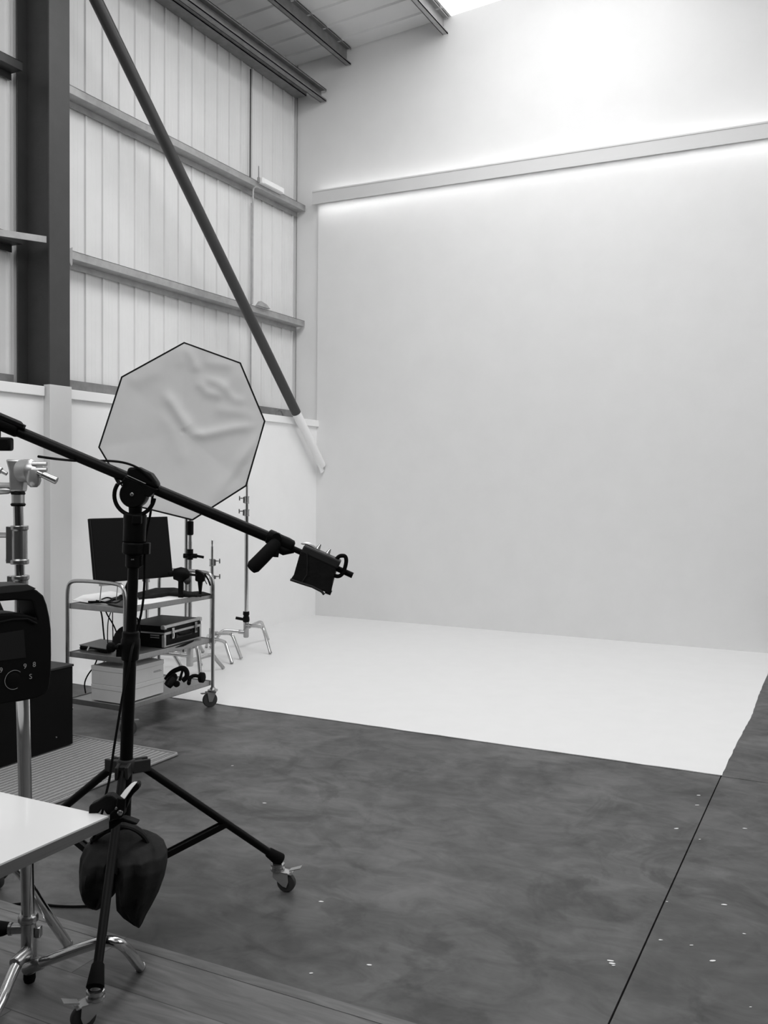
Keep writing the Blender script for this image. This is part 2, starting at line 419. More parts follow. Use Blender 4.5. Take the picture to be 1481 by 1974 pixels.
# rug
t0 = thing('woven_rug', (1.3,-6.,0), 'pale ribbed woven sisal rug under the black cabinet', 'rug')
b = MB(); b.box((.25,-6.9,.001), (2.225,-5.315,.014)); b.build('weave', 'rug', t0)
b = MB()
b.tube([(.25,-5.30,.01),(2.235,-5.30,.01),(2.245,-5.31,.01),(2.245,-6.9,.01)], .0095, 8); b.build('border', mat('rug binding', .24, .9, var=.1, scale=40), t0)

# black cabinet on the rug
t0 = thing('black_cabinet', (1.3,-5.85,.015), 'black box-shaped cabinet on the rug beside the trolley', 'cabinet')
b = MB(); b.box((.92,-6.25,.02), (1.585,-5.46,.486)); b.build('body', 'blackp', t0, bevel=.004)
b = MB(); b.box((.915,-6.255,.486), (1.59,-5.455,.5)); b.build('lid', 'greyp', t0, bevel=.003)
for p in ((.97,-6.2),(1.53,-6.2),(.97,-5.52),(1.53,-5.52)):
    b = MB(); b.lathe((*p,.0145), (0,0,1), [(0,.02),(.006,.022)], 12); b.build('foot_pad', 'blackm', t0)
b = MB(); b.lathe((1.585,-5.59,.09), (1,0,0), [(0,.005),(.003,.004)], 10); b.build('rivet', 'chromed', t0)

# ================================================================ C-STANDS
def cstand(name, base, tilt, label, tubes, collars, legs, hub, group=None, tip=True, mats=('chrome','chromed')):
    """tubes: (z0,z1,r); collars: (z0,z1,r,knob angle); legs: list of (foot xy, attach z, radius) ; hub: (z0,z1,r)"""
    def ax(z): return V((base[0]+tilt[0]*z, base[1]+tilt[1]*z, z))
    t = thing(name, (base[0],base[1],0.), label, 'light stand', group)
    for i, (z0,z1,r) in enumerate(tubes):
        b = MB(); b.tube([ax(z0), ax(z1)], r, 18); b.build('column' if i == 0 else 'riser', mats[0], t)
    z0, z1, r = hub
    b = MB(); b.lathe(ax(z0), ax(z1)-ax(z0), [(0,r*.82),(.008,r),(z1-z0-.008,r),(z1-z0,r*.9)], 20); b.build('hub', mats[1], t)
    if tip:
        z = tubes[-1][1]; r = tubes[-1][2]
        b = MB(); b.lathe(ax(z), (0,0,1), [(0,r*.95),(.03,r*.95),(.032,r*.6),(.05,r*.6),(.052,r*.8),(.085,r*.75),(.09,r*.4)], 14); b.build('spigot', mats[0], t)
    for z0, z1, r, an in collars:
        b = MB(); h = z1-z0
        b.lathe(ax(z0), (0,0,1), [(0,r*1.12),(h*.12,r*1.12),(h*.14,r),(h*.84,r),(h*.86,r*1.18),(h,r*1.18)], 18)
        u = V((cos(an),sin(an),0)); c = ax((z0+z1)/2)
        b.obox(c+u*r*1.05, u*r*.45, u.cross(V((0,0,1)))*r*.4, (0,0,h*.42))
        co = b.build('collar', mats[1], t)
        b = MB(); c = ax(z0+h*.72)+u*r*1.2
        b.tube([c, c+u*.035], r*.28, 8)
        b.obox(c+u*.042, u*.006, u.cross(V((0,0,1)))*.008, (0,0,.022))
        b.build('knob', mats[1], co, bevel=.003)
    for leg in legs:
        foot, za, r = leg[:3]
        if len(leg) > 3: pts = chaikin(leg[3], 3)
        else:
            h = ax(za); f = V((foot[0],foot[1],.012)); L = V((f.x-h.x,f.y-h.y,0)); ln = L.length; L.normalize()
            pts = chaikin([h+L*.01, h+L*ln*.5+V((0,0,.022)), h+L*ln*.68+V((0,0,.022)), h+L*ln*.76-V((0,0,.02)), f], 3)
        b = MB(); b.tube(pts, r, 14); lo = b.build('leg', mats[0], t)
        b = MB(); dd = (pts[1]-pts[0]).normalized(); b.lathe(pts[0], dd, [(0,r*1.25),(.06,r*1.25),(.065,r*1.05)], 14); b.build('leg_socket', mats[1], lo)
        b = MB(); dd = (pts[-1]-pts[-2]).normalized(); b.lathe(pts[-1]-dd*.012, dd, [(0,r*1.03),(.012,r*1.04),(.013,r*.8)], 14); b.build('end_cap', mats[1], lo)
    return t, ax

# far C-stands in front of the white lower wall
tB, _ = cstand('light_stand', (.55,-2.21), (0,0), 'tall chrome stand on the white floor nearest the back wall',
       [(.10,1.30,.0195),(1.28,1.42,.0155),(1.40,1.56,.012)], [(1.265,1.33,.024,3.6),(1.385,1.455,.022,3.6)],
       [((.95,-2.39),.215,.0155),((.506,-1.77),.19,.0155),((.30,-2.44),.15,.0155)], (.10,.25,.026), 'chrome stands behind the trolley')
b = MB(); b.lathe((.55,-2.21,.25), (0,0,1), [(0,.03),(.02,.034),(.05,.03),(.055,.024),(.075,.032),(.1,.03)], 16)
b.tube([(.55,-2.21,.27),(.47,-2.27,.29)], .014, 8)
b.build('clamp', 'black', tB)['label'] = 'black clamp collar'
cstand('light_stand', (.5,-2.68), (0,0), 'short chrome stand showing its pointed tip just beyond the trolley corner',
       [(.10,.74,.019),(.72,.86,.0165),(.84,.97,.0115)], [(.70,.735,.024,.5),(.82,.885,.023,.5)],
       [((.865,-2.731),.2,.0155),((.918,-2.945),.15,.0155),((.228,-2.404),.12,.0155)], (.10,.25,.026), 'chrome stands behind the trolley')
t358, ax358 = cstand('light_stand', (.46,-3.0), (0,0), 'chrome stand half hidden by the softbox, next to its pole',
       [(.10,1.0,.017),(.98,1.45,.0155)], [],
       [((.33,-3.27),.2,.0155,[(.45,-3.02,.09),(.30,-3.02,.095),(.19,-3.01,.095),(.13,-3.0,.05),(.1,-3.0,.013)]),((.75,-3.16),.15,.0155),((.36,-2.63),.12,.0155)], (.08,.25,.026), 'chrome stands behind the trolley')
cstand('light_stand', (.29,-3.32), (0,0), 'chrome stand whose pole shows under the monitor',
       [(.10,.78,.017),(.76,1.1,.013)], [(.72,.79,.024,3.6)],
       [((.06,-3.62),.2,.0155),((.63,-3.28),.15,.0155),((.03,-3.22),.12,.0155)], (.08,.25,.026), 'chrome stands behind the trolley')

# softbox stand and octagonal softbox
toct, axo = cstand('softbox_stand', (.90,-3.5), (0,0), 'dark grey stand carrying the octagonal softbox, behind the trolley',
       [(.10,.82,.0165),(.80,1.10,.0150),(1.08,1.80,.0135)], [],
       [((1.09,-3.60),.24,.0155),((.58,-3.75),.17,.0155),((.98,-3.15),.12,.0155)], (.08,.27,.028), tip=False, mats=('chromed','alu'))
b = MB(); b.lathe(axo(1.155), (0,0,1), [(0,.022),(.01,.028),(.11,.028),(.115,.022)], 14); b.build('sleeve', 'black', toct)
b = MB(); b.lathe(axo(.955), (0,0,1), [(0,.024),(.035,.026),(.04,.018),(.048,.026),(.085,.026)], 14)
b.tube([axo(.985)+V((-.05,-.02,0)), axo(.985)+V((.05,.025,0))], .02, 10); b.tube([axo(.985)+V((.05,.025,0)), axo(.975)+V((.10,.05,0))], .011, 10)
b.build('clamp', 'black', toct)
b = MB(); b.obox(axo(1.825), (.03,0,0), (0,.03,0), (0,0,.04)); b.build('head_bracket', 'black', toct, bevel=.006)

OV = [V(p) for p in [(1.168,-3.915,2.642),(1.515,-3.678,2.5),(1.669,-3.572,2.061),(1.564,-3.665,1.565),(1.254,-3.919,1.303),(0.8897,-4.155,1.41),(0.6823,-4.299,1.842),(0.8085,-4.195,2.369)]]
oc = V((1.173,-3.936,1.97)); onrm = V((1.173,-3.936,1.97))-V((0.3669,-2.939,2.035)); onrm.normalize()
osb = thing('octagonal_softbox', tuple((0.818,-3.498,1.999)), 'large octagonal softbox with wrinkled white front beside the brace', 'softbox')
# front fabric with pull folds
b = MB(); NR, NA = 26, 96
def edgept(a):
    k = a*8; i = int(k) % 8; f = k-int(k)
    return OV[i].lerp(OV[(i+1) % 8], f)
def fold(a, r, a0, wd, amp, r0, r1):
    da = (a-a0+.5) % 1-.5
    if r < r0 or r > r1: return 0
    return amp*math.exp(-(da*max(r,.05)/wd)**2)*sin(pi*(r-r0)/(r1-r0))
def crease(X, Z, pts, wd):                       # soft ridge along a polyline, fading at both ends
    best = 0.; n = len(pts)-1
    for k in range(n):
        (ax_, az), (bx, bz) = pts[k], pts[k+1]
        dx, dz = bx-ax_, bz-az; q = max(0, min(1, ((X-ax_)*dx+(Z-az)*dz)/(dx*dx+dz*dz)))
        d2 = (X-ax_-q*dx)**2+(Z-az-q*dz)**2; t = (k+q)/n
        best = max(best, math.exp(-d2/(wd*wd))*min(1, 4.5*t+.12, 4.5*(1-t)+.12))
    return best
FOLDS = [([(-0.135, 0.303), (-0.026, 0.132), (0.073, -0.012)], 0.045, 0.034), ([(0.046, -0.012), (0.163, -0.021), (0.362, 0.033), (0.614, 0.069)], 0.04, 0.03), ([(0.1, 0.394), (0.181, 0.303), (0.316, 0.267)], 0.035, 0.02), ([(0.118, 0.412), (0.271, 0.376), (0.389, 0.249), (0.488, 0.249)], 0.035, 0.018), ([(0.154, 0.529), (0.262, 0.524), (0.398, 0.515)], 0.035, 0.015), ([(0.614, 0.033), (0.434, -0.22), (0.226, -0.545)], 0.05, 0.034), ([(0.605, 0.015), (0.515, -0.112), (0.389, -0.256)], 0.03, 0.02), ([(0.569, -0.057), (0.407, -0.328), (0.307, -0.445)], 0.028, -0.018), ([(0.014, 0.669), (0.073, 0.556), (0.109, 0.448)], 0.035, 0.022), ([(-0.017, 0.664), (-0.008, 0.565), (-0.017, 0.484)], 0.035, 0.014), ([(0.425, 0.502), (0.362, 0.376), (0.226, 0.322)], 0.045, 0.014), ([(-0.171, 0.177), (-0.044, -0.057), (0.01, -0.256)], 0.06, 0.014), ([(-0.441, 0.403), (-0.315, 0.376), (-0.135, 0.484)], 0.05, 0.012), ([(0.226, 0.177), (0.407, 0.159), (0.587, 0.105)], 0.05, 0.016)]
NR, NA = 34, 144
rows = []
for ir in range(NR+1):
    r = ir/NR
    for ia in range(NA):
        a = ia/NA
        p = oc.lerp(edgept(a), r)
        h = -.05*(1-r*r)
        X = (p-oc).dot(V((.893,.449,.01))); Z = (p-oc).z
        for pts, wd, amp in FOLDS: h += .62*amp*crease(X, Z, pts, wd)
        rows.append(p+onrm*(h*(1-r**12)+.004))
b.v = rows
b.f = [(i*NA+j, i*NA+(j+1)%NA, (i+1)*NA+(j+1)%NA, (i+1)*NA+j) for i in range(1,NR) for j in range(NA)]
cidx = len(b.v); b.v.append(oc+onrm*(-.046)); b.f += [(cidx, NA+j, NA+(j+1)%NA) for j in range(NA)]
b.build('front_diffuser', 'octa', osb, sharp=80)
# shell, rim and speed ring
bc = oc-onrm*.42
b = MB(); nseg = 8
rs = []
for k in range(nseg+1):
    t = k/nseg; s = math.sqrt(max(0, 1-(t*.97)**2))*.88+.12
    rs.append([oc.lerp(p, s if k else 1.)-onrm*(.42*t) for p in OV])
b.rings(rs, cap=False); b.build('shell', 'blackf', osb, sharp=30)
b = MB(); b.tube(OV, .0075, 8, close=True); b.build('rim', 'blackf', osb)['label'] = 'thin black edge piping'
b = MB(); b.lathe(bc+onrm*.02, -onrm, [(0,.10),(.03,.10),(.035,.085)], 20); b.build('speed_ring', 'blackp', osb)
b = MB(); b.lathe(bc-onrm*.016, -onrm, [(0,.062),(.25,.062),(.27,.045)], 20); b.build('lamp_body', 'greyp', osb)
lb = bc-onrm*.13
b = MB(); b.bar(lb-V((0,0,.05)), V((axo(1.9).x,axo(1.9).y,1.89)), .03, .03); b.build('tilt_arm', 'blackp', osb)

# near C-stand (left foreground)
TI = (-.020,-.009)
tn, axn = cstand('light_stand', (3.432,-7.476), TI, 'chrome stand in the left foreground carrying the black flash unit', [(.06,1.045,.0205),(1.03,1.27,.0185),(1.25,1.52,.0155)],
       [],
       [((3.689,-7.256),.085,.0165,[(3.436,-7.491,0.066),(3.492,-7.484,0.0947),(3.543,-7.48,0.1199),(3.635,-7.455,0.1629),(3.713,-7.437,0.1958),(3.757,-7.41,0.1828)]+[(3.689,-7.256,.02)]),
        ((3.53,-7.72),.12,.0165,[(3.448,-7.505,0.125),(3.46,-7.544,0.1228),(3.483,-7.601,0.0911),(3.511,-7.655,0.0621),(3.523,-7.707,0.0224)]+[(3.545,-7.80,.02)]),
        ((3.19,-7.24),.06,.0165)], (.045,.225,.0235), tip=False)
b = MB(); b.lathe(axn(.045), (0,0,-1), [(0,.018),(.02,.019),(.03,.016)], 14); b.build('foot_plug', 'blackm', tn)
b = MB(); b.lathe(axn(.205), (0,0,1), [(0,.026),(.006,.031),(.02,.031),(.026,.027)], 22); b.build('base_ring', 'chromed', tn)
# base tee knob
hc = axn(.185); ku = V((-.86,-.42,-.05)).normalized(); kr = V((.893,.449,0))
b = MB(); b.lathe(hc, ku, [(.015,.016),(.05,.016),(.052,.02),(.06,.02)], 14); kk = b.build('lock_barrel', 'chromed', tn)
b = MB(); b.loft([(hc+ku*.055,(0,.02,0),(0,0,.012)),(hc+ku*.075,(0,.03,0),(0,0,.02)),(hc+ku*.11,(0,.036,0),(0,0,.026)),(hc+ku*.13,(0,.03,0),(0,0,.02))], 14); b.build('lock_knob', 'blackm', kk)
b = MB(); b.obox(hc+kr*.032-V((0,0,.01)), kr*.009, V((-.449,.893,0))*.012, (0,0,.017)); b.build('lug', 'chromed', tn, bevel=.004)
# riser collars with sleeve blocks
for z0, z1 in ((1.335,1.455),(1.232,1.30)):
    b = MB(); h = z1-z0
    b.lathe(axn(z0), (0,0,1), [(0,.028),(.014,.028),(.015,.0235),(h-.014,.0235),(h-.013,.027),(h,.027)], 22)
    c = axn((z0+z1)/2)-kr*.024; b.obox(c, kr*.013, V((-.449,.893,0))*.012, (0,0,h*.48))
    co = b.build('collar', 'chromed', tn, bevel=.002)
    b = MB(); c = axn(z1-.03)-kr*.036; b.tube([c, c-kr*.03], .0085, 10); b.lathe(c-kr*.03, -kr, [(0,.011),(.004,.014),(.02,.014)], 12); b.build('knob', 'chromed', co)
    b = MB(); c = axn(z0+.012)-kr*.036; b.lathe(c+kr*.002, -kr, [(0,.011),(.006,.008),(.008,.002)], 6); b.build('bolt', 'chromed', co)
# grip head on top of the stand
gh = thing('grip_head', tuple(axn(1.52)), 'cast metal grip head clamped on top of the foreground chrome stand', 'clamp')
zc = 1.625
b = MB(); b.lathe(axn(1.515), (0,0,1), [(0,.020),(.006,.023),(.012,.018),(.035,.018),(.038,.022),(.045,.020)], 20); b.build('socket_rings', 'black', gh)
b = MB(); b.lathe(axn(1.522), (0,0,1), [(0,.0195),(.03,.0195)], 20); b.build('socket', 'alu', gh)
c = axn(zc)
fw = V((-.449,.893,0))
b = MB(); b.prism([c-kr*.03-fw*.02+V((0,0,.035)), c+kr*.02-fw*.02+V((0,0,.035)), c+kr*.03-fw*.02+V((0,0,.0)), c+kr*.022-fw*.02-V((0,0,.065)), c-kr*.018-fw*.02-V((0,0,.065)), c-kr*.02-fw*.02], fw*.045); b.build('body', 'alu', gh, bevel=.006)
b = MB(); b.lathe(c+kr*.012-fw*.012, (kr-fw*.35).normalized(), [(0,.022),(.006,.034),(.02,.036),(.045,.036),(.05,.03),(.062,.026),(.075,.02)], 24); b.build('grip_plate', 'alu', gh)
b = MB()
for k in range(3):
    p = c+kr*(.075)-fw*.05+V((0,0,.022-.018*k)); b.tube([p-kr*.01, p+kr*.035], .007, 8)
b.lathe(c+kr*.07-fw*.05-V((0,0,.03)), V((0,0,-1)), [(-.03,.018),(0,.022),(.012,.018),(.02,.01)], 14); b.build('jaw', 'alu', gh)
b = MB(); p0 = c+kr*.085-fw*.06+V((0,0,-.004)); p1 = p0+kr*.058-V((0,0,.026)); b.tube([p0, lerp(p0,p1,.25), lerp(p0,p1,.3), p1], [.006,.0065,.010,.0115], 12); b.build('handle', 'chromed', gh)
b = MB(); p0 = c-kr*.02-fw*.03+V((0,0,-.01)); p1 = p0-kr*.06+V((0,0,.03)); b.tube([p0, lerp(p0,p1,.25), lerp(p0,p1,.3), p1], [.006,.0065,.011,.0115], 12)
b.tube([c-kr*.02-V((0,0,.045)), c-kr*.075-V((0,0,.045))], .009, 10); b.tube([c-kr*.02-V((0,0,.062)), c-kr*.03-V((0,0,.062)), c-kr*.06-V((0,0,.064))], [.007,.011,.011], 10); b.build('side_arms', 'alu', gh)
b = MB(); b.tube([c-kr*.014-V((0,0,.05)), c-kr*.014-V((0,0,.068))], .006, 8); b.build('side_screw', 'black', gh)

# second stand: only one leg reaches into the frame
cstand('light_stand', (3.06,-7.66), (0,0), 'chrome stand leg reaching in from the left edge under the white table', [(.08,.72,.0185)],
       [(.66,.72,.024,4.)],
       [((3.37,-7.255),.36,.0165,[(3.147,-7.498,0.3316),(3.23,-7.456,0.3427),(3.29,-7.426,0.3467),(3.334,-7.405,0.3032),(3.362,-7.393,0.2443)]+[(3.372,-7.255,.02)]),
        ((2.72,-7.5),.25,.0155),((2.95,-8.05),.2,.0155)], (.08,.40,.026))

# flash unit on the near stand
NV = V((.97,-.245,0)).normalized()
fo = thing('flash_unit', tuple((3.509,-7.558,0.9419)), 'black portable flash unit with handle hanging on the foreground chrome stand', 'flash unit')
outer = [(3.569,-7.608,1.29),(3.577,-7.576,1.272),(3.582,-7.557,1.255),(3.584,-7.546,1.228),(3.587,-7.538,1.188),(3.588,-7.533,1.149),(3.588,-7.532,1.078),(3.588,-7.534,1.016),(3.586,-7.538,0.978),(3.583,-7.551,0.9599),(3.576,-7.58,0.9525),(3.564,-7.627,0.9516),(3.549,-7.688,0.9535),(3.53,-7.761,0.9608),(3.525,-7.783,0.9824),(3.522,-7.792,1.02),(3.522,-7.794,1.071),(3.522,-7.794,1.179),(3.523,-7.788,1.215),(3.526,-7.779,1.25),(3.529,-7.766,1.274),(3.534,-7.745,1.283),(3.545,-7.702,1.29),(3.557,-7.657,1.292)]
inner = [(3.572,-7.595,1.243),(3.574,-7.588,1.236),(3.575,-7.583,1.214),(3.577,-7.577,1.188),(3.573,-7.592,1.197),(3.568,-7.611,1.205),(3.56,-7.642,1.211),(3.551,-7.679,1.214),(3.541,-7.716,1.213),(3.534,-7.745,1.206),(3.53,-7.76,1.194),(3.531,-7.757,1.219),(3.532,-7.753,1.24),(3.535,-7.742,1.248),(3.549,-7.687,1.25),(3.56,-7.642,1.249)]
def ringplate(outer, inner, ext):
    bm = bmesh.new()
    def loop(ps):
        vs = [bm.verts.new(p) for p in ps]
        return [bm.edges.new((vs[i], vs[(i+1) % len(vs)])) for i in range(len(vs))]
    es = loop(outer)+loop(inner)
    bmesh.ops.triangle_fill(bm, edges=es, use_beauty=True)
    r = bmesh.ops.extrude_face_region(bm, geom=bm.faces[:])
    for v in r['geom']:
        if isinstance(v, bmesh.types.BMVert): v.co += ext
    bm.verts.index_update(); b = MB(); b.add([v.co.copy() for v in bm.verts], [[v.index for v in f.verts] for f in bm.faces]); bm.free()
    return b
ringplate(outer, inner, -NV*.10).build('body', 'blackp', fo, bevel=.010)
# lighter top cap of the handle
tp = [(3.534,-7.745,1.286),(3.545,-7.702,1.293),(3.557,-7.657,1.295),(3.569,-7.608,1.293),(3.576,-7.58,1.278),(3.573,-7.592,1.275),(3.564,-7.626,1.272),(3.549,-7.687,1.272),(3.538,-7.731,1.27)]
b = MB(); b.prism([V(p)+NV*.002 for p in tp], -NV*.102); b.build('handle_top', 'greyp', fo, bevel=.002)
sc = [(3.569,-7.62,1.161),(3.571,-7.614,1.079),(3.537,-7.748,1.081),(3.536,-7.751,1.156)]
b = MB(); b.prism(sc, -NV*.004); b.build('screen', 'screeng', fo)
lens = [V(p) for p in [(3.552,-7.699,1.191),(3.563,-7.654,1.195),(3.574,-7.612,1.192),(3.581,-7.584,1.175)]]
b = MB(); b.tube(lens, .004, 8); b.build('face_ridge', 'blackp', fo)
# control ring and printed symbols
cen = V((3.559,-7.649,1.019)); uu = V((.245,.97,0)).normalized(); vv = V((0,0,1))
b = MB(); b.tube([cen+NV*.003+(uu*cos(t)+vv*sin(t))*.0275 for t in [math.radians(45+8*i) for i in range(32)]], .0007, 6); b.build('dial_ring', 'markd', fo)
b = MB(); b.lathe(cen-NV*.002, NV, [(0,.02),(.0025,.02),(.003,.018)], 28); b.build('dial', 'blackp', fo)
def text(s, p, size, u, n, m, parent, name='lettering'):
    cu = bpy.data.curves.new(name, 'FONT'); cu.body = s; cu.size = size; cu.align_x = 'CENTER'; cu.align_y = 'CENTER'; cu.extrude = .0004
    o = bpy.data.objects.new(name, cu); COL.objects.link(o)
    u = V(u).normalized(); n = V(n).normalized(); w = n.cross(u)
    mx = Matrix((u, w, n)).transposed().to_4x4()
    o.parent = parent; mx.translation = V(p)-V(parent['_w']); o.matrix_basis = mx
    me = bpy.data.meshes.new_from_object(o); me.materials.clear(); me.materials.append(M[m])
    q = bpy.data.objects.new(name, me); COL.objects.link(q); q.parent = parent; q.matrix_basis = mx
    bpy.data.objects.remove(o); return q
for s, q in (('9', (3.567,-7.616,1.053)), ('8', (3.574,-7.588,1.054)), ('S', (3.571,-7.599,1.02)), ('9', (3.549,-7.686,1.052))):
    text(s, V(q)+NV*.003, .021, uu, NV, 'markd', fo)
b = MB(); pb = axn(1.0); b.obox(pb+NV*.055+V((0,0,.13)), NV*.05, uu*.028, (0,0,.055)); b.build('clamp_block', 'black', fo, bevel=.006)
b = MB(); q = V((3.363,-7.51,1.191)); b.tube([q+uu*-.03+V((0,0,.05)), q+V((0,0,-.02)), q+uu*.012+V((0,0,-.03))], .006, 8); b.build('cable_loop', 'greyp', fo)

# ================================================================ BOOM STAND
P0 = V((3.444,-7.054,0.5918)); P1 = V((3.474,-7.038,1.564)); pd = (P1-P0).normalized()
def pz(py): return P0 + (P1-P0)*((1475-py)/(1475-945))
CR = V((.893,.449,.0)); FWD = V((-.449,.893,0))
bs = thing('boom_stand', (3.44,-7.06,0), 'black wheeled boom stand with long slanting arm in front of the trolley', 'boom stand')
b = MB(); b.tube([pz(1706), pz(1250)], .0225, 22); b.build('column', 'black', bs)
b = MB(); b.tube([pz(1262), pz(1080)], .0185, 20); b.build('riser', 'black', bs)
b = MB(); b.lathe(pz(1272), pd, [(0,.024),(.004,.030),(.035,.032),(.05,.034),(.075,.033),(.08,.030),(.1,.030),(.105,.025)], 24)
b.obox(pz(1252)-CR*.03, CR*.016, FWD*.014, pd*.022)
co = b.build('clamp_collar', 'blackp', bs, bevel=.002)
b = MB(); p = pz(1245)-CR*.035-FWD*.02; b.tube([p, p-CR*.022], .008, 10); b.lathe(p-CR*.014, -CR, [(0,.012),(.006,.018),(.02,.018),(.026,.014)], 9); b.build('knob', 'blackm', co)
b = MB(); b.lathe(pz(1094), pd, [(0,.022),(.006,.027),(.05,.028),(.052,.024)], 22); b.obox(pz(1080)+CR*.022, CR*.01, FWD*.012, pd*.018); c2 = b.build('lower_sleeve', 'blackp', bs, bevel=.003)
text('cvt', pz(1076)-FWD*.0285+CR*.004, .009, CR, -FWD, 'markd', c2)
b = MB(); b.lathe(pz(1067), pd, [(0,.036),(.004,.04),(.038,.04),(.042,.036)], 22); b.obox(pz(1056)+CR*.042, CR*.014, FWD*.014, pd*.02); b.build('middle_sleeve', 'blackp', bs, bevel=.003)
b = MB(); b.lathe(pz(1044), pd, [(0,.037),(.004,.039),(.06,.039),(.066,.040),(.095,.040),(.1,.036)], 22); b.obox(pz(1000)+CR*.016-FWD*.03, CR*.016, FWD*.014, pd*.016); b.build('upper_sleeve', 'blackp', bs, bevel=.004)
b = MB(); b.lathe(pz(990), pd, [(0,.022),(.03,.024),(.035,.028),(.045,.026)], 20); b.build('neck', 'black', bs)
hc = V((3.476,-7.049,1.55))
b = MB(); b.lathe(hc+FWD*.03, -FWD, [(0,.043),(.006,.047),(.05,.047),(.058,.043)], 30)
hd = b.build('tilt_head', 'black', bs)
b = MB(); b.lathe(hc-FWD*.028, -FWD, [(0,.0065),(.004,.0065),(.006,.004)], 16); b.build('pivot_screw', 'chromed', hd)
b = MB(); b.tube([hc+(CR*cos(t)+V((0,0,1))*sin(t))*.070-V((0,0,.004)) for t in [math.radians(146+8.6*i) for i in range(25)]], .0072, 10); b.build('yoke', 'black', hd)
# boom arm
B0 = V((2.944,-7.295,1.838)); B1 = V((3.937,-6.811,1.384)); B2 = V((4.159,-6.704,1.273)); bd = (B1-B0).normalized(); bn = FWD.cross(bd)
if bn.z < 0: bn = -bn
b = MB(); b.tube([B0, B1], .0195, 22); arm = b.build('boom_arm', 'black', bs)
b = MB(); b.lathe((3.105,-7.216,1.771), -bd, [(0,.026),(.01,.030),(.26,.030)], 24); b.obox(V((3.098,-7.241,1.798)), bd*.045, FWD*.012, bn*.007); b.build('arm_sleeve', 'blackp', arm, bevel=.002)
b = MB(); b.tube([V((3.913,-6.824,1.393)), B2], .0105, 14); b.build('inner_rod', 'black', arm)
b = MB(); b.lathe((3.889,-6.835,1.409), bd, [(0,.020),(.004,.026),(.025,.026),(.03,.024),(.075,.024),(.095,.021),(.1,.014)], 20)
b.lathe((3.93,-6.837,1.405), -FWD, [(0,.018),(.012,.016)], 14); b.tube([V((3.902,-6.84,1.384)),V((3.948,-6.818,1.357)),V((3.972,-6.795,1.359))], [.018,.016,.01], 12); b.build('end_joint', 'blackp', arm)
b = MB(); b.tube([V((3.929,-6.838,1.387)),V((3.923,-6.864,1.366)),V((3.907,-6.895,1.335)),V((3.894,-6.926,1.308)),V((3.889,-6.934,1.3))], [.02,.024,.0245,.0245,.018], 18); b.build('grip_handle', 'blackm', arm)
b = MB(); b.tube([V((3.939,-6.856,1.363)),V((3.938,-6.858,1.338))], [.012,.010], 12); b.build('lock_knob', 'blackm', arm)
b = MB(); ps = [hc+bd*-.045+bn*.052, hc+bd*-.05+bn*.080, hc+bd*-.02+bn*.095, hc+bd*.03+bn*.092, hc+bd*.065+bn*.07, hc+bd*.07+bn*.052]
b.prism([p-FWD*.03 for p in ps], FWD*.06); b.build('arm_clamp', 'black', bs, bevel=.008)
b = MB(); b.prism([hc-bd*.05+bn*.05-FWD*.026, hc+bd*.075+bn*.05-FWD*.026, hc+bd*.055+bn*.012-FWD*.026, hc-bd*.045+bn*.012-FWD*.026], FWD*.05); b.build('saddle', 'black', bs, bevel=.004)
b = MB(); b.tube([hc-bd*.04+bn*.055-FWD*.032, hc+bd*.03+bn*.053-FWD*.032], .0016, 6); b.build('clamp_edge', 'markd', bs)
b = MB(); b.obox(V((3.1,-7.288,1.719)), CR*.035, FWD*.02, (0,0,.023)); b.tube([V((3.03,-7.253,1.796)), V((3.072,-7.29,1.73))], .016, 12); b.build('rear_clamp', 'blackp', bs, bevel=.008)
